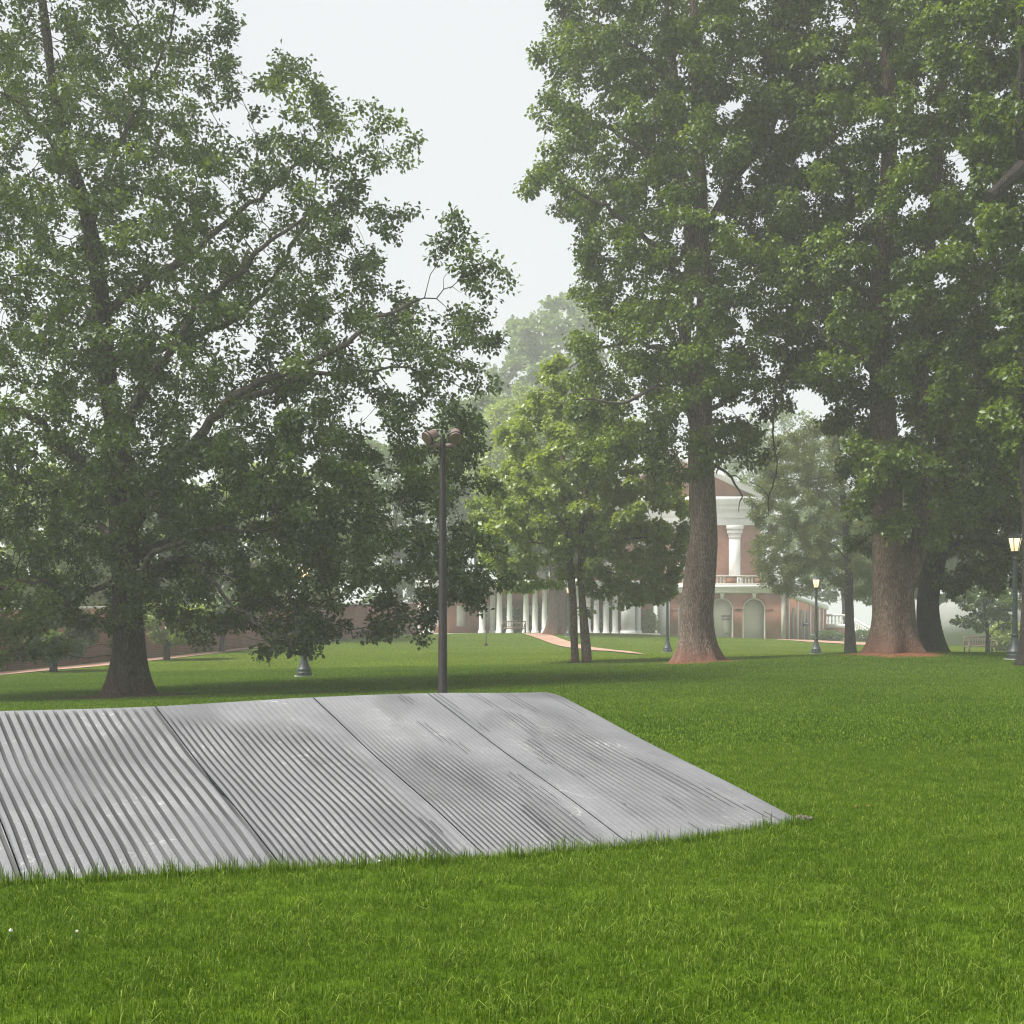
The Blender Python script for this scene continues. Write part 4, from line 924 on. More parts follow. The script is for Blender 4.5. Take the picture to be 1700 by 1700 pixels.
# ------------------------------------------------------------------ campus lamp posts (built at the origin, then copied)
def lamp_post(label):
    t = thing("lamp_post", label, "lamp post", (0, 0, 0), "green iron lamp posts with hexagonal lanterns")
    MB().lathe([(0.30, -0.1), (0.30, 0.04)], 24).build("footing", M["iron_pale"], t, True)
    MB().lathe([(0.235, 0.04), (0.235, 0.14), (0.215, 0.16), (0.215, 0.24), (0.20, 0.26), (0.185, 0.29), (0.15, 0.36), (0.115, 0.48), (0.092, 0.60), (0.088, 0.64), (0.10, 0.66), (0.10, 0.70), (0.078, 0.72)], 24).build("base", M["iron"], t, True)
    m = MB(); prof_r = 0.072
    vs, fs = [], []; n = 32
    for i, (r, z) in enumerate([(0.074, 0.72), (0.066, 1.6), (0.056, 2.78)]):
        for k in range(n):
            rr = r*(1.0 if k % 2 else 0.9); a = 2*math.pi*k/n; vs.append((rr*math.cos(a), rr*math.sin(a), z))
    for i in range(2):
        for k in range(n): fs.append((i*n+k, i*n+(k+1) % n, (i+1)*n+(k+1) % n, (i+1)*n+k))
    m.add(vs, fs); m.build("shaft", M["iron"], t)
    MB().lathe([(0.056, 2.74), (0.075, 2.76), (0.075, 2.79), (0.055, 2.81), (0.05, 2.86), (0.085, 2.90), (0.10, 2.93), (0.12, 2.955)], 18).build("collar", M["iron"], t, True)
    ln = MB().lathe([(0.115, 2.955), (0.125, 2.965), (0.125, 2.985), (0.11, 2.99)], 6, rot=R(0)).build("lantern", M["iron"], t)
    r0, r1, z0, z1 = 0.112, 0.185, 2.99, 3.335
    for k in range(6):
        a0, a1 = 2*math.pi*k/6, 2*math.pi*(k+1)/6
        c0, c1 = Vector((math.cos(a0), math.sin(a0), 0)), Vector((math.cos(a1), math.sin(a1), 0))
        q = [c0*r0*0.97, c1*r0*0.97, c1*r1*0.97, c0*r1*0.97]
        mp = MB(); inn = 0.012
        mid = (c0+c1).normalized()
        vs = [(q[0].x, q[0].y, z0), (q[1].x, q[1].y, z0), (q[2].x, q[2].y, z1), (q[3].x, q[3].y, z1)]
        vs += [(v[0]-mid.x*0.006, v[1]-mid.y*0.006, v[2]) for v in vs]
        mp.add(vs, [(0, 1, 2, 3), (7, 6, 5, 4), (0, 4, 5, 1), (1, 5, 6, 2), (2, 6, 7, 3), (3, 7, 4, 0)])
        mp.build("pane", M["pane"], ln)
        MB().tube([c0*r0+Vector((0, 0, z0)), c0*r1+Vector((0, 0, z1))], [0.012, 0.014], 6).build("glazing_bar", M["iron"], ln)
    MB().lathe([(0.225, 3.335), (0.235, 3.35), (0.225, 3.37), (0.16, 3.43), (0.085, 3.475), (0.08, 3.5), (0.05, 3.52)], 18).build("cap", M["iron"], t, True)
    MB().lathe([(0.02, 3.52), (0.032, 3.545), (0.036, 3.565), (0.025, 3.585), (0.012, 3.6), (0.016, 3.63), (0.004, 3.66)], 12).build("finial", M["iron"], t, True)
    return t
LP = [(1685, 38.0, "lit lamp post at the right edge, nearest and tallest looking"), (1355, 62.0, "lit lamp post between the brick building and the massive tree"),
      (1108, 68.0, "lamp post left of the bare reddish trunk, its head hidden in leaves"), (505, 42.0, "lamp post whose foot shows under the oak's hanging leaves"),
      (944, 95.0, "distant lamp post behind the twin-stemmed young tree")]
proto = None
for i, (px, d, lb) in enumerate(LP):
    o = lamp_post(lb) if proto is None else copy_tree(proto)
    if proto is None: proto = o
    o["label"] = lb; o.location = G(px, d); o.rotation_euler = (0, 0, [R(60), R(75), R(20), R(10), R(40)][i])

# ------------------------------------------------------------------ benches
def bench(label):
    t = thing("park_bench", label, "bench", (0, 0, 0), "slatted wooden benches")
    w = 0.86
    for sx in (-1, 1):
        x = sx*(w-0.03)
        for y0 in (-0.27, 0.24):
            MB().box(x-0.035, x+0.035, y0-0.035, y0+0.035, -0.05, 0.64 if y0 < 0 else 0.92, 0.004).build("leg", M["wood"], t)
        MB().box(x-0.04, x+0.04, -0.32, 0.28, 0.64, 0.675, 0.006).build("armrest", M["wood"], t)
        MB().box(x-0.025, x+0.025, -0.235, 0.205, 0.33, 0.40).build("side_rail", M["wood"], t)
    MB().box(-w+0.07, w-0.07, -0.29, -0.25, 0.33, 0.41).build("front_rail", M["wood"], t)
    MB().box(-w+0.07, w-0.07, 0.22, 0.26, 0.86, 0.93).build("top_rail", M["wood"], t)
    MB().box(-w+0.07, w-0.07, 0.22, 0.26, 0.46, 0.51).build("lower_rail", M["wood"], t)
    sm = MB().box(-w+0.07, w-0.07, -0.035, 0.035, 0.412, 0.435, 0.004).mesh("seat_slat", M["wood"])
    for k in range(6):
        s_ = link("seat_slat", sm, t); s_.location = (0, -0.255+k*0.088, 0)
    bm_ = MB().box(-0.02, 0.02, 0.228, 0.252, 0.51, 0.86).mesh("back_slat", M["wood"])
    for k in range(15):
        s_ = link("back_slat", bm_, t); s_.location = (-w+0.14+k*(2*w-0.28)/14, 0, 0)
    return t
bn = bench("slatted wooden bench under the trees at the right, sapling before it")
bn.location = G(1628, 75.0); bn.rotation_euler = (0, 0, R(12))
b2 = copy_tree(bn); b2["label"] = "small distant bench in front of the white columns"
b2.location = G(853, 100.5); b2.rotation_euler = (0, 0, R(-6))

# ------------------------------------------------------------------ garden wall
gwp = [XY(-140, 47.2), XY(0, 53.5), XY(130, 59), XY(270, 66.4), XY(360, 73.6), XY(440, 82.6), XY(560, 94), XY(690, 104)]
gw = thing("garden_wall", "long red brick garden wall running behind the oak", "wall", (gwp[0][0], gwp[0][1], gz(*gwp[0])))
def wall_run(pts, h, th, mat, name, parent, z0=-0.3, base=None):
    m = MB()
    for (x0, y0), (x1, y1) in zip(pts[:-1], pts[1:]):
        e = Vector((x1-x0, y1-y0, 0)).normalized(); nn = Vector((-e.y, e.x, 0))*th/2
        za, zb = gz(x0, y0), gz(x1, y1)
        lo0, hi0 = (za+z0, za+h) if base is None else (za+base, za+h)
        lo1, hi1 = (zb+z0, zb+h) if base is None else (zb+base, zb+h)
        vs = [(x0-nn.x, y0-nn.y, lo0), (x1-nn.x, y1-nn.y, lo1), (x1+nn.x, y1+nn.y, lo1), (x0+nn.x, y0+nn.y, lo0),
              (x0-nn.x, y0-nn.y, hi0), (x1-nn.x, y1-nn.y, hi1), (x1+nn.x, y1+nn.y, hi1), (x0+nn.x, y0+nn.y, hi0)]
        m.add(vs, [(0, 3, 2, 1), (4, 5, 6, 7), (0, 1, 5, 4), (1, 2, 6, 5), (2, 3, 7, 6), (3, 0, 4, 7)])
    return m.build(name, mat, parent)
wall_run(gwp, 2.3, 0.35, M["old_brick"], "wall_body", gw)
wall_run(gwp, 2.42, 0.5, M["stone_trim"], "coping", gw, base=2.303)

# upright grey slab standing in for the hazy field and road beyond the bench
ga, gb_ = XY(1505, 119), XY(1760, 119)
gwl = thing("grey_backdrop", "pale grey upright backdrop standing for misty far ground between the dark trunk and bench", "wall", (ga[0], ga[1], gz(*ga)))
wall_run([ga, gb_], 4.2, 0.4, M["grey_backdrop"], "wall_body", gwl)
wall_run([ga, gb_], 4.32, 0.55, M["stone_trim"], "coping", gwl, base=4.203)

# ------------------------------------------------------------------ brick building with arcade
def bx(px, d): return (px-CX)/F*d
def bz(py, d): return CH-(py-YH)/F*d
D = 110.0; BZ = bz(1062, D)
bl = thing("brick_building", "red brick building with arcade, terrace balustrade and white pilaster, in mist", "building", (bx(1200, D), D, BZ))
X0, X1 = bx(1112, D), bx(1297, D)
ZA, ZC = bz(985, D), bz(971, D)
ARCH = [(bx(1145, D), bx(1145+19, D)-bx(1145, D)), (bx(1198.5, D), bx(1198.5+19, D)-bx(1198.5, D)), (bx(1252, D), bx(1252+19, D)-bx(1252, D))]
ZS = bz(1012, D)
def arch_wall(x0, x1, z0, z1, arches, zs, y, th, mat, name, parent):
    xs = {x0, x1}
    for (c, r) in arches:
        for k in range(25): xs.add(round(c-r*math.cos(math.pi*k/24), 5))
    xs = sorted(xs); m = MB()
    def az(x):
        for (c, r) in arches:
            if abs(x-c) < r-1e-4: return zs+math.sqrt(max(0, r*r-(x-c)**2))
        return None
    for a, b_ in zip(xs[:-1], xs[1:]):
        mid = az((a+b_)/2)
        if mid is None: za = zb = z0
        else: za = az(a) or zs; zb = az(b_) or zs
        m.add([(a, y, za), (b_, y, zb), (b_, y, z1), (a, y, z1), (a, y+th, za), (b_, y+th, zb), (b_, y+th, z1), (a, y+th, z1)],
              [(0, 1, 2, 3), (7, 6, 5, 4), (0, 4, 5, 1), (3, 2, 6, 7)])
    for (c, r) in arches:
        for s_ in (-1, 1):
            x = c+s_*r; m.add([(x, y, z0), (x, y+th, z0), (x, y+th, zs), (x, y, zs)], [(0, 1, 2, 3)])
    m.add([(x0, y, z0), (x0, y+th, z0), (x0, y+th, z1), (x0, y, z1)], [(0, 1, 2, 3)]); m.add([(x1, y, z0), (x1, y+th, z0), (x1, y+th, z1), (x1, y, z1)], [(0, 1, 2, 3)])
    return m.build(name, mat, parent)
arch_wall(X0, X1, BZ-0.3, ZA, ARCH, ZS, D, 0.45, M["brick"], "arcade_wall", bl)
for (c, r) in ARCH:
    m = MB(); n = 25; vs = []; fs = []
    path = [(c-r, BZ)]+[(c-r*math.cos(math.pi*k/24), ZS+r*math.sin(math.pi*k/24)) for k in range(25)]+[(c+r, BZ)]
    pin = [(c-(r-0.09), BZ)]+[(c-(r-0.09)*math.cos(math.pi*k/24), ZS+(r-0.09)*math.sin(math.pi*k/24)) for k in range(25)]+[(c+(r-0.09), BZ)]
    for (o_, i_) in zip(path, pin): vs += [(o_[0], D-0.03, o_[1]), (i_[0], D-0.03, i_[1]), (o_[0], D+0.40, o_[1]), (i_[0], D+0.40, i_[1])]
    for k in range(len(path)-1):
        a, b_ = 4*k, 4*k+4
        fs += [(a, b_, b_+1, a+1), (a+1, b_+1, b_+3, a+3), (a+2, a+3, b_+3, b_+2), (a, a+2, b_+2, b_)]
    m.add(vs, fs).build("arch_surround", M["stone_trim"], bl)
    zt_ = ZS+r
    MB().add([(c-0.10, D-0.10, zt_-0.04), (c+0.10, D-0.10, zt_-0.04), (c+0.17, D-0.10, ZA-0.002), (c-0.17, D-0.10, ZA-0.002), (c-0.10, D-0.032, zt_-0.04), (c+0.10, D-0.032, zt_-0.04), (c+0.17, D-0.032, ZA-0.002), (c-0.17, D-0.032, ZA-0.002)],
             [(0, 1, 2, 3), (7, 6, 5, 4), (0, 4, 5, 1), (1, 5, 6, 2), (2, 6, 7, 3), (3, 7, 4, 0)]).build("keystone", M["white"], bl)
    for s_ in (-1, 1):
        xx = c+s_*(r+0.30); MB().box(xx-0.28, xx+0.28, D-0.05, D-0.003, ZS-0.06, ZS+0.06).build("impost", M["brick"], bl)
MB().box(X0, X1, D+0.80, D+1.0, BZ-0.3, ZA).build("recess_wall", M["plaster"], bl)
MB().box(X0, X1, D+0.452, D+0.798, ZA-0.25, ZA-0.002).build("recess_ceiling", M["plaster"], bl)
MB().box(X0, X1, D+0.452, D+0.798, BZ-0.25, BZ+0.02).build("recess_floor", M["stone_trim"], bl)
for (c, r) in ARCH[:-1]:
    for s_ in (1,):
        MB().box(c+r+0.02, c+r+0.70, D+0.452, D+0.798, BZ+0.02, ZA-0.255).build("cross_wall", M["plaster"], bl)
c, r = ARCH[1]
dr = MB().box(c+0.12, c+0.78, D+0.755, D+0.798, BZ+0.02, BZ+1.95).build("door", M["plaster"], bl)
for zz in (BZ+1.6, BZ+1.85): MB().box(c+0.10, c+0.80, D+0.73, D+0.753, zz, zz+0.09).build("grille", M["grille"], dr)
MB().box(c+0.35, c+0.62, D+0.73, D+0.753, BZ+0.42, BZ+0.55).build("grille", M["grille"], dr)
MB().box(ARCH[0][0]-0.62, ARCH[0][0]-0.30, D+1.53, D+0.798, BZ+0.42, BZ+0.55).build("grille", M["grille"], bl)
# corner pier and cornice, terrace balustrade
MB().box(X1+0.003, bx(1304, D), D-0.08, D+0.5, BZ-0.3, ZA).build("corner_pilaster", M["stone_trim"], bl)
MB().box(X0-0.95, X0-0.003, D-0.08, D+0.5, BZ-0.3, ZA).build("corner_pilaster", M["white"], bl)
XE = bx(1304, D)+0.2
m = MB().box(X0-1.1, XE, D-0.15, D+6, ZA+0.002, ZA+0.22).box(X0-1.2, XE+0.1, D-0.28, D+6.002, ZA+0.222, ZA+0.36).box(X0-1.3, XE+0.2, D-0.42, D+6.004, ZA+0.362, ZC)
m.build("cornice", M["white"], bl)
MB().box(X0-1.2, XE+0.1, D-0.30, D+0.2, ZC+0.003, ZC+0.12).build("balustrade_base", M["stone_trim"], bl)
ZB = bz(955.5, D)
MB().box(X0-1.2, XE+0.1, D-0.26, D+0.14, ZB-0.12, ZB).build("balustrade_rail", M["stone_trim"], bl)
balm = MB().lathe([(0.075, 0), (0.075, 0.05), (0.04, 0.08), (0.085, 0.22), (0.06, 0.36), (0.035, 0.46), (0.07, 0.50), (0.07, ZB-ZC-0.246)], 10).mesh("baluster", M["white"])
zc0 = ZC+0.123
px = X0-1.0; k = 0
while px < XE:
    if k % 6 == 4:
        MB().box(px-0.05, px+0.75, D-0.22, D+0.10, zc0, ZB-0.122).build("balustrade_panel", M["brick"], bl)
        px += 0.95
    else:
        o = link("baluster", balm, bl); o.location = Vector((px, D-0.06, zc0))-ORIG[bl]; px += 0.26
    k += 1
# upper storey
U = 116.0
UX0, UX1 = bx(985, U), bx(1262, U); UZ1 = bz(872, U)
MB().box(UX0, UX1, U, U+14, ZC+0.003, UZ1).build("upper_wall", M["brick"], bl)
for pxc in (1012, 1219):
    xc = bx(pxc, U); w_ = 0.46
    pl_ = MB().box(xc-w_, xc+w_, U-0.30, U-0.003, bz(893, U)-3.4, bz(893, U)).build("pilaster", M["white"], bl)
    MB().box(xc-w_-0.10, xc+w_+0.10, U-0.38, U-0.003, ZC+0.01, bz(893, U)-3.405).build("pilaster_base", M["white"], pl_)
    z0_ = bz(893, U)+0.003; hc = (UZ1-z0_)/3
    MB().box(xc-w_-0.05, xc+w_+0.05, U-0.34, U-0.003, z0_, z0_+hc-0.03).box(xc-w_-0.16, xc+w_+0.16, U-0.42, U-0.003, z0_+hc, z0_+2*hc-0.02).box(xc-w_-0.24, xc+w_+0.24, U-0.5, U-0.003, z0_+2*hc+0.02, UZ1-0.003).build("capital", M["white"], pl_)
ZE = bz(826, U); h_ = ZE-UZ1
m = MB().box(UX0-0.1, UX1+0.1, U-0.32, U+14.1, UZ1+0.003, UZ1+h_*0.26).box(UX0-0.2, UX1+0.2, U-0.42, U+14.15, UZ1+h_*0.26+0.002, UZ1+h_*0.56)
m.box(UX0-0.4, UX1+0.4, U-0.65, U+14.2, UZ1+h_*0.56+0.002, UZ1+h_*0.76).box(UX0-0.6, UX1+0.6, U-0.9, U+14.3, UZ1+h_*0.76+0.002, ZE)
m.build("entablature", M["white"], bl)
mx = (UX0+UX1)/2; hw = (UX1-UX0)/2+0.6; pk = 3.6
MB().add([(mx-hw+0.5, U-0.3, ZE+0.003), (mx+hw-0.5, U-0.3, ZE+0.003), (mx, U-0.3, ZE+pk-0.25), (mx-hw+0.5, U+14, ZE+0.003), (mx+hw-0.5, U+14, ZE+0.003), (mx, U+14, ZE+pk-0.25)],
         [(0, 1, 2), (5, 4, 3), (0, 3, 4, 1)]).build("pediment", M["brick"], bl)
for s_ in (-1, 1):
    MB().add([(mx+s_*hw, U-0.95, ZE+0.006), (mx, U-0.95, ZE+pk), (mx, U-0.95, ZE+pk-0.42), (mx+s_*(hw-0.9), U-0.95, ZE+0.006),
              (mx+s_*hw, U+14.3, ZE+0.006), (mx, U+14.3, ZE+pk), (mx, U+14.3, ZE+pk-0.42), (mx+s_*(hw-0.9), U+14.3, ZE+0.006)],
             [(0, 1, 2, 3), (7, 6, 5, 4), (0, 4, 5, 1), (1, 5, 6, 2), (2, 6, 7, 3), (3, 7, 4, 0)]).build("raking_cornice", M["white"], bl)
for (pxa, pxb, pya, pyb, ped) in ((1117, 1148, 866, 924, False), (1117, 1148, 962, 968, True), (1062, 1092, 866, 924, False)):
    xa, xb, za, zb = bx(pxa, U), bx(pxb, U), bz(pyb, U), bz(pya, U)
    if ped:
        xm = (xa+xb)/2
        MB().add([(xa-0.3, U-0.25, bz(946, U)), (xb+0.3, U-0.25, bz(946, U)), (xm, U-0.25, bz(932, U)), (xa-0.3, U-0.003, bz(946, U)), (xb+0.3, U-0.003, bz(946, U)), (xm, U-0.003, bz(932, U))],
                 [(0, 1, 2), (5, 4, 3), (0, 3, 4, 1), (1, 4, 5, 2), (2, 5, 3, 0)]).build("door_pediment", M["white"], bl); continue
    wn = MB().box(xa-0.12, xb+0.12, U-0.08, U-0.003, za-0.02, zb+0.15).build("window", M["white"], bl)
    MB().box(xa-0.22, xb+0.22, U-0.2, U-0.003, za-0.22, za-0.023).build("sill", M["white"], wn)
    pm = MB().box(-0.16, 0.16, -0.02, 0.0, -0.2, 0.2).mesh("pane", M["glass"])
    nxp, nzp = 4, 6
    for i in range(nxp):
        for j in range(nzp):
            o = link("pane", pm, wn); o.location = Vector((xa+(i+0.5)*(xb-xa)/nxp, U-0.083, za+(j+0.5)*(zb-za)/nzp))-ORIG[bl]
# right-hand side wing running back, with posts and a sloping coping
SA, SB_ = Vector((bx(1305, D)+0.02, D+0.6, 0)), Vector((bx(1372, 127), 127, 0))
m = MB(); e = (SB_-SA); n2 = Vector((-e.y, e.x, 0)).normalized()*0.4
za0, za1 = bz(990, D), bz(1013, 127); gz0, gz1 = BZ-0.4, bz(1062, 127)-0.4
def slab(a, b_, z00, z01, z10, z11, nv):
    return [(a.x, a.y, z00), (b_.x, b_.y, z10), (b_.x+nv.x, b_.y+nv.y, z10), (a.x+nv.x, a.y+nv.y, z00), (a.x, a.y, z01), (b_.x, b_.y, z11), (b_.x+nv.x, b_.y+nv.y, z11), (a.x+nv.x, a.y+nv.y, z01)]
BF = [(0, 3, 2, 1), (4, 5, 6, 7), (0, 1, 5, 4), (1, 2, 6, 5), (2, 3, 7, 6), (3, 0, 4, 7)]
nback = n2
MB().add(slab(SA, SB_, gz0, za0, gz1, za1, nback), BF).build("side_wall", M["brick"], bl)
MB().add(slab(SA-nback*0.5, SB_-nback*0.5, za0+0.003, za0+0.42, za1+0.003, za1+0.42, nback*2), BF).build("side_coping", M["white"], bl)
for k, f_ in enumerate((0.08, 0.27, 0.43, 0.57, 0.69, 0.80, 0.9)):
    q = SA+e*f_-nback*0.18; zt_ = za0+(za1-za0)*f_; zb_ = gz0+(gz1-gz0)*f_; w_ = e.normalized()*(0.22 if k % 2 else 0.14)
    MB().add(slab(q-w_, q+w_, zb_, zt_-0.01, zb_, zt_-0.01, nback*0.17), BF).build("white_post", M["white"], bl)
for k, f_ in enumerate((0.17, 0.35, 0.50)):
    q = SA+e*f_-nback*0.12; zt_ = za0+(za1-za0)*f_-0.7; zb_ = gz0+(gz1-gz0)*f_+0.5; w_ = e.normalized()*0.42
    MB().add(slab(q-w_, q+w_, zb_, zt_, zb_, zt_, nback*0.11), BF).build("dark_opening", M["grille"], bl)
# terrace block with white balustrade and descending stair rail
TD = 127.0
tb = thing("stair_terrace", "low brick terrace with white balustrade and descending stair rail", "terrace", (bx(1390, TD), TD, bz(1061, TD)))
xa, xb = bx(1373, TD), bx(1412, TD)
MB().box(xa, xb, TD, TD+3, bz(1055, TD), bz(1043, TD)).build("terrace_wall", M["brick"], tb)
MB().box(xa-0.05, xb+0.1, TD-0.15, TD+3.1, bz(1070, TD), bz(1055, TD)-0.003).build("plinth", M["stone_trim"], tb)
MB().box(xa-0.05, xb+0.05, TD-0.1, TD+3.1, bz(1043, TD)+0.003, bz(1036, TD)).build("coping", M["white"], tb)
MB().box(xa, xb+0.05, TD, TD+0.3, bz(1023, TD), bz(1019.5, TD)).build("rail", M["white"], tb)
bm2 = MB().lathe([(0.09, 0), (0.05, 0.08), (0.10, 0.28), (0.045, 0.52), (0.085, bz(1023, TD)-bz(1036, TD)-0.006)], 10).mesh("baluster", M["white"])
for k in range(7):
    o = link("baluster", bm2, tb); o.location = Vector((xa+0.15+k*(xb-xa-0.2)/6, TD+0.15, bz(1036, TD)+0.003))-ORIG[tb]
sa, sb = Vector((xb+0.1, TD, 0)), Vector((bx(1452, TD-6), TD-6, 0)); nv = Vector((0, 0.35, 0))
MB().add(slab(sa, sb, bz(1062, TD), bz(1038, TD), bz(1072, TD-6), bz(1062, TD-6), nv), BF).build("stair_wall", M["stone_trim"], tb)
MB().add(slab(sa+Vector((0, -0.05, 0)), sb+Vector((0, -0.05, 0)), bz(1027, TD), bz(1023, TD), bz(1050, TD-6), bz(1046, TD-6), nv*1.3), BF).build("stair_rail", M["white"], tb)
for k in range(10):
    f_ = (k+0.5)/10; q = sa+(sb-sa)*f_; z0_ = bz(1038, TD)*(1-f_)+bz(1062, TD-6)*f_; z1_ = bz(1027, TD)*(1-f_)+bz(1050, TD-6)*f_
    MB().lathe([(0.09, 0.002), (0.05, 0.12), (0.10, (z1_-z0_)*0.4), (0.05, (z1_-z0_)*0.75), (0.08, z1_-z0_-0.004)], 8, (q.x, q.y+0.17, z0_)).build("baluster", M["white"], tb)
# small notice on the side wall
q = SA+e*0.40-nback*0.6; zq = bz(1040, 118)
sg = thing("notice_board", "small blue and white notice board by the side wall", "sign", (q.x, q.y, gz(q.x, q.y)))
MB().box(q.x-0.03, q.x+0.03, q.y, q.y+0.05, gz(q.x, q.y)-0.1, zq+0.7).build("post", M["iron"], sg)
MB().box(q.x-0.24, q.x+0.24, q.y-0.04, q.y-0.003, zq, zq+0.32).build("panel", M["sign_blue"], sg)
MB().box(q.x-0.2, q.x+0.2, q.y-0.045, q.y-0.042, zq+0.2, zq+0.28).build("white_band", M["white"], sg)

# ------------------------------------------------------------------ colonnade wing on the left
CD = 105.0
cw = thing("colonnade_wing", "low white-columned colonnade with brick wall, seen under the young tree", "colonnade", (bx(900, CD), CD, bz(1052, CD)))
cz = lambda px: min(gz(bx(px, CD), CD), bz(1051, CD)+0.1)
ZT = bz(978, CD)
colm = MB().lathe([(0.30, -0.25), (0.30, 0.12), (0.26, 0.14), (0.27, 0.20), (0.225, 0.24), (0.22, 1.2), (0.185, 2.85), (0.20, 2.88), (0.20, 2.92), (0.26, 2.98), (0.28, 3.06)], 16).mesh("column", M["white"])
for px in (800, 829, 846, 873, 888, 904, 960, 976, 990, 1006, 1021):
    o = link("column", colm, cw); zb_ = gz(bx(px, CD), CD); o.location = Vector((bx(px, CD), CD, zb_))-ORIG[cw]; o.scale = (1, 1, (ZT-zb_)/3.06)
for (pa, pb_, dd) in ((704, 718, 0), (813, 822, 1.2), (1031, 1054, 0), (1058, 1066, 1.4)):
    MB().box(bx(pa, CD), bx(pb_, CD), CD-0.3+dd, CD+0.6+dd, bz(1058, CD), ZT).box(bx(pa, CD)-0.08, bx(pb_, CD)+0.08, CD-0.38+dd, CD+0.68+dd, bz(1058, CD)-0.01, bz(1047, CD)).build("pier", M["white"], cw)
MB().box(bx(690, CD), X0-1.31, CD-0.4, CD+5, ZT+0.003, ZT+0.45).box(bx(690, CD)-0.1, X0-1.305, CD-0.55, CD+5.1, ZT+0.453, ZT+0.62).build("entablature", M["white"], cw)
MB().box(bx(690, CD), X0-1.35, CD+4.4, CD+4.7, bz(1060, CD), ZT).build("back_wall", M["brick"], cw)
MB().box(bx(690, CD), X0-1.35, CD-0.6, CD+4.39, bz(1070, CD), bz(1051.5, CD)).build("floor_slab", M["stone_trim"], cw)
for px in range(720, 1090, 42):
    xx = bx(px, CD); MB().box(xx-0.35, xx+0.35, CD+4.33, CD+4.397, bz(1040, CD), bz(1004, CD)).build("window", M["white"], cw)

# ------------------------------------------------------------------ grass blades
def clump(nm, n, size, lmin, lmax, wid, seed, lean=0.5, mt="blade"):
    rng = np.random.default_rng(seed)
    xy = rng.uniform(-size/2, size/2, (n, 2)); a = rng.uniform(0, 2*math.pi, n); L = rng.uniform(lmin, lmax, n)*(1+0.25*rng.normal(0, 1, n)).clip(0.5, 1.7)
    ln = np.abs(rng.normal(0, lean, n)); dirv = np.stack([np.cos(a), np.sin(a), np.zeros(n)], 1); sdv = np.stack([-np.sin(a), np.cos(a), np.zeros(n)], 1)
    w = wid*rng.uniform(0.7, 1.3, n)
    b = np.column_stack([xy, np.full(n, -0.012)])
    m1 = b+dirv*(L*0.25*ln)[:, None]+np.array([0, 0, 1])*(L*0.62)[:, None]
    hgt = np.sqrt(np.maximum(0.05, 1-np.minimum(ln, 1.25)**2*0.60))
    tp_ = b+dirv*(L*0.9*ln)[:, None]+np.array([0, 0, 1])*(L*hgt)[:, None]
    V = np.stack([b-sdv*w[:, None]/2, b+sdv*w[:, None]/2, m1+sdv*w[:, None]*0.42, m1-sdv*w[:, None]*0.42, tp_], 1).reshape(-1, 3)
    base = (np.arange(n)*5)[:, None]
    f = (base+np.array([[0, 1, 2, 3, 3, 2, 4]])).reshape(-1); sz = np.tile([4, 3], n)
    tn = rng.beta(2, 2.6, n); tn[rng.uniform(0, 1, n) < 0.05] = 1.1; tint = np.repeat(tn, 5)
    return bpy.data.objects.new(nm, np_mesh(nm, V, f, sz, M[mt], False, {"tint": tint}))

def scatter(name, label, pts, rot, scl, var, sources):
    V = np.column_stack([pts, GZ(pts[:, 0], pts[:, 1])])
    me = bpy.data.meshes.new(name); me.vertices.add(len(V)); me.vertices.foreach_set("co", V.astype(np.float32).ravel())
    for nm, arr, ty in (("rot", rot, 'FLOAT'), ("scl", scl, 'FLOAT'), ("var", var, 'INT')):
        at = me.attributes.new(nm, ty, 'POINT'); at.data.foreach_set("value", arr.astype(np.int32 if ty == 'INT' else np.float32))
    o = bpy.data.objects.new(name, me); COL.objects.link(o); tag(o, kind="stuff"); o["label"] = label
    ng = bpy.data.node_groups.new(name, 'GeometryNodeTree')
    ng.interface.new_socket("Geometry", in_out='INPUT', socket_type='NodeSocketGeometry'); ng.interface.new_socket("Geometry", in_out='OUTPUT', socket_type='NodeSocketGeometry')
    gi = ng.nodes.new("NodeGroupInput"); go = ng.nodes.new("NodeGroupOutput"); ip = ng.nodes.new("GeometryNodeInstanceOnPoints"); jn = ng.nodes.new("GeometryNodeJoinGeometry")
    for s_ in sources:
        oi = ng.nodes.new("GeometryNodeObjectInfo"); oi.inputs["Object"].default_value = s_; oi.inputs["As Instance"].default_value = True
        ng.links.new(oi.outputs["Geometry"], jn.inputs[0])
    def na(nm, ty):
        a = ng.nodes.new("GeometryNodeInputNamedAttribute"); a.data_type = ty; a.inputs["Name"].default_value = nm; return a.outputs["Attribute"]
    ip.inputs["Pick Instance"].default_value = True
    ng.links.new(gi.outputs[0], ip.inputs["Points"]); ng.links.new(jn.outputs[0], ip.inputs["Instance"])
    ng.links.new(na("var", 'INT'), ip.inputs["Instance Index"])
    cx = ng.nodes.new("ShaderNodeCombineXYZ"); ng.links.new(na("rot", 'FLOAT'), cx.inputs[2]); ng.links.new(cx.outputs[0], ip.inputs["Rotation"])
    ng.links.new(na("scl", 'FLOAT'), ip.inputs["Scale"]); ng.links.new(ip.outputs[0], go.inputs[0])
    md = o.modifiers.new("scatter", 'NODES'); md.node_group = ng
    return o

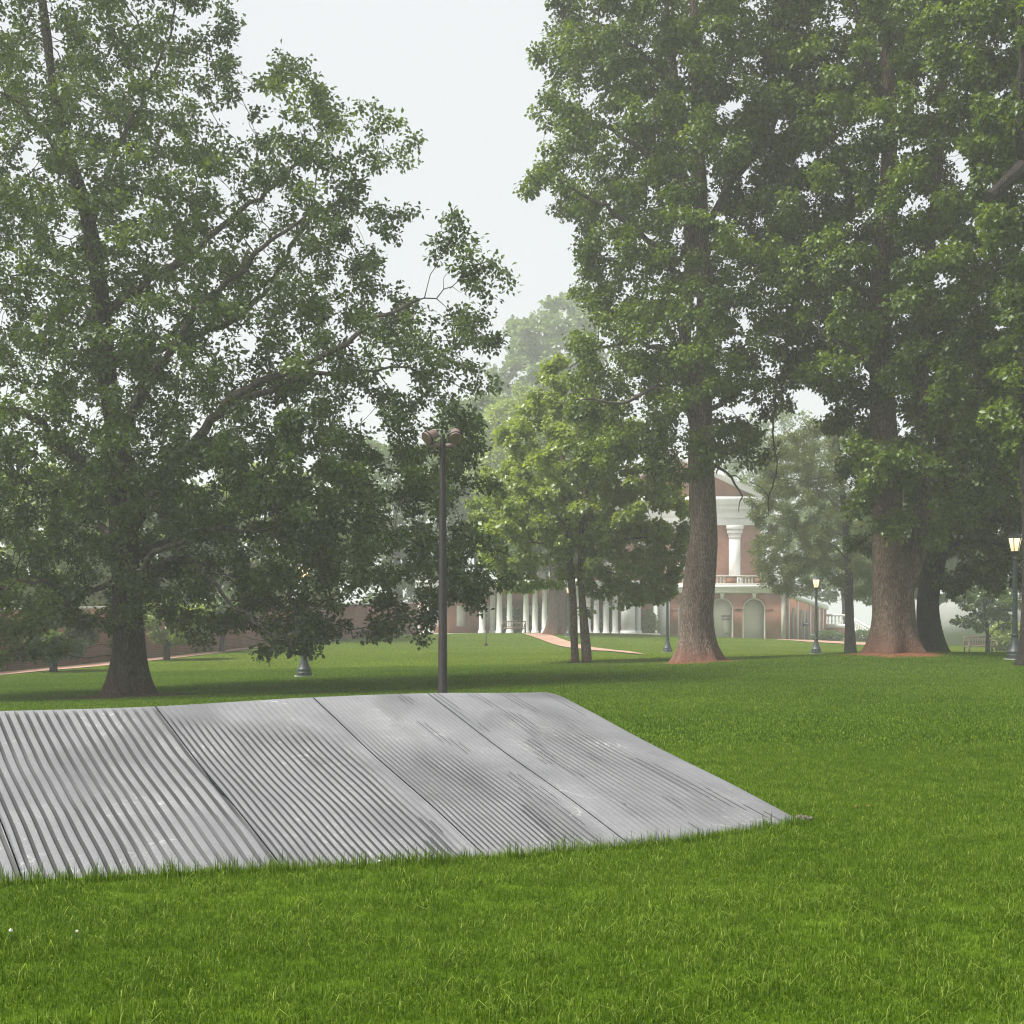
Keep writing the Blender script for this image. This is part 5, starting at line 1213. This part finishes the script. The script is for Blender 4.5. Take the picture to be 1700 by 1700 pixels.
def in_memorial(p, grow=0.0):
    a = front(-980); b_ = front(1310); e_ = (b_-a); L = e_.length; e_ = e_/L
    s2 = Vector((SL.x, SL.y, 0))
    # solve p = a + e*s + s2*t
    det = e_.x*s2.y-e_.y*s2.x
    qx, qy = p[:, 0]-a.x, p[:, 1]-a.y
    s_ = (qx*s2.y-qy*s2.x)/det; t_ = (e_.x*qy-e_.y*qx)/det
    return (s_ > -grow) & (s_ < L+grow) & (t_ > -grow) & (t_ < TL+0.05+grow)

rng = np.random.default_rng(3)
def field(y0, y1, cell, margin):
    ys = np.arange(y0, y1, cell); out_ = []
    for y in ys:
        hwid = 0.372*y+margin; xs = np.arange(-hwid, hwid, cell)
        out_.append(np.column_stack([xs, np.full(len(xs), y)]))
    p = np.concatenate(out_); p += rng.uniform(-0.5, 0.5, p.shape)*cell; return p
near_src = [clump("grass_clump_a", 560, 0.30, 0.018, 0.040, 0.0030, 1, 0.95), clump("grass_clump_b", 560, 0.30, 0.018, 0.044, 0.0030, 2, 1.1), clump("grass_clump_c", 520, 0.30, 0.016, 0.036, 0.0028, 3, 0.9), clump("grass_clump_d", 480, 0.28, 0.025, 0.062, 0.0034, 4, 1.15)]
p = field(2.4, 14.0, 0.135, 3.0); p = p[~in_memorial(p, 0.02)]
v = rng.choice(4, len(p), p=[0.34, 0.3, 0.26, 0.10])
hn = np.array([mnoise.noise((q[0]*0.8, q[1]*0.8, 4.0)) for q in p])
scatter("grass", "short bright green lawn grass in the foreground", p, rng.uniform(0, 6.28, len(p)), 0.80+0.05*hn+rng.uniform(-0.1, 0.12, len(p)), v, near_src)
far_src = [clump("turf_clump_a", 620, 0.75, 0.022, 0.048, 0.008, 11, 0.8), clump("turf_clump_b", 620, 0.75, 0.022, 0.05, 0.008, 12, 0.9)]
p = field(13.8, 50.0, 0.4, 4.0); p = p[~in_memorial(p, 0.2)]
scatter("grass", "mown lawn grass on the middle lawn under the trees", p, rng.uniform(0, 6.28, len(p)), rng.uniform(0.8, 1.15, len(p)), rng.integers(0, 2, len(p)), far_src)
dist_src = [clump("lawn_clump_a", 760, 1.5, 0.022, 0.040, 0.020, 31, 1.15, "blade_far_lit"), clump("lawn_clump_b", 760, 1.5, 0.022, 0.040, 0.020, 32, 1.2, "blade_far_lit")]
p = field(49.5, 104.0, 0.85, 5.0)
bad = np.zeros(len(p), bool)
for o_ in list(COL.objects):
    if o_.name.startswith("brick_path"):
        nv = len(o_.data.vertices); co = np.zeros(nv*3, np.float32); o_.data.vertices.foreach_get("co", co); co = co.reshape(-1, 3)
        for i0 in range(0, len(p), 2000):
            bad[i0:i0+2000] |= (((p[i0:i0+2000, None, :]-co[None, :, :2])**2).sum(-1).min(1) < 0.9)
p = p[~bad]
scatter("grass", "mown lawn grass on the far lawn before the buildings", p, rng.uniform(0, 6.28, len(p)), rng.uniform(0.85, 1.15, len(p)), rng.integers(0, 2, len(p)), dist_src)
# longer blades crowding the foot of the stone
es = np.linspace(-100, 1330, 260)+rng.uniform(-2, 2, 260); ep = np.array([(front(x).x, front(x).y) for x in es])
ep += np.column_stack([rng.uniform(-0.02, 0.02, 260), -np.abs(rng.normal(0.05, 0.03, 260))-0.02])
edge_src = [clump("edge_clump", 26, 0.08, 0.05, 0.105, 0.0036, 21, 0.5), clump("edge_clump_b", 20, 0.08, 0.04, 0.08, 0.0034, 22, 0.6)]
hn = np.array([0.5+0.5*mnoise.noise((x*0.012, 0, 2)) for x in es])
scatter("grass", "taller uncut blades along the foot of the stone", ep, rng.uniform(0, 6.28, 260), 0.6+0.75*hn*rng.uniform(0.5, 1.0, 260), rng.integers(0, 2, 260), edge_src)

# clover flowers and fallen leaves in the lawn
def ground_px(px, py): d = CH*F/(py-YH); return Vector(((px-CX)/F*d, d, gz((px-CX)/F*d, d)))
for i, (px, py, lb) in enumerate([(18, 1574, "white clover flower in the grass at the far left"), (128, 1575, "small white clover flower right of the larger one"), (630, 1448, "tiny white clover flower near the foot of the stone")]):
    c = ground_px(px, py); t = thing("clover_flower", lb, "flower", c, "clover flowers in the lawn")
    MB().tube([c, c+Vector((0.002, 0, 0.03)), c+Vector((0, 0, 0.058))], [0.0015, 0.0013, 0.0013], 5).build("stem", M["shrub_leaf"], t)
    m = MB(); rr = 0.007 if i == 0 else 0.005; rgl = random.Random(i)
    for k in range(40):
        u_ = Vector((rgl.gauss(0, 1), rgl.gauss(0, 1), rgl.gauss(0.3, 0.8))).normalized(); q = c+Vector((0, 0, 0.062))
        m.tube([q+u_*rr*0.25, q+u_*rr*0.7, q+u_*rr*1.1], [0.0009, 0.002, 0.0006], 4)
    m.build("flower_head", M["petal"], t)
for (px, py, lb) in ((1443, 1351, "curled brown fallen leaf on the lawn right of the stone tip"), (1422, 1352, "small orange fallen leaf beside the curled brown one")):
    c = ground_px(px, py)+Vector((0, 0, 0.045)); n = 7; vs = []; fs = []
    for i in range(n+1):
        t_ = i/n; wd = 0.011*math.sin(math.pi*min(1, t_*0.95+0.03))**0.8
        for j, s_ in enumerate((-1, 0, 1)): vs.append((c.x-0.018+0.036*t_, c.y+s_*wd, c.z+0.006*math.sin(t_*3)+(0.005 if s_ else 0)))
    for i in range(n):
        for j in range(2): fs.append((i*3+j, i*3+j+1, i*3+3+j+1, i*3+3+j))
    tag(MB().add(vs, fs).build("fallen_leaf", M["dead_leaf"]), lb, "leaf", "fallen leaves on the lawn")

# ------------------------------------------------------------------ haze
m, n, o = mat_new("morning_haze")
pv = nd(n, "ShaderNodeVolumePrincipled"); pv.inputs["Color"].default_value = (0.97, 0.98, 1.0, 1)
pv.inputs["Density"].default_value = HAZE_DENSITY; pv.inputs["Anisotropy"].default_value = HAZE_G
n.links.new(pv.outputs[0], o.inputs["Volume"])
zlow = float(GZZ.min())-1.0
tag(MB().box(-430, 430, -62, 650, zlow, 48.0).build("haze", m), kind="stuff")
S.cycles.volume_step_rate = 4.0
print("TRIS", sum(sum(len(p_.vertices)-2 for p_ in o_.data.polygons) if len(o_.data.polygons) < 5000 else len(o_.data.loops)-2*len(o_.data.polygons) for o_ in COL.objects if o_.type == 'MESH'))
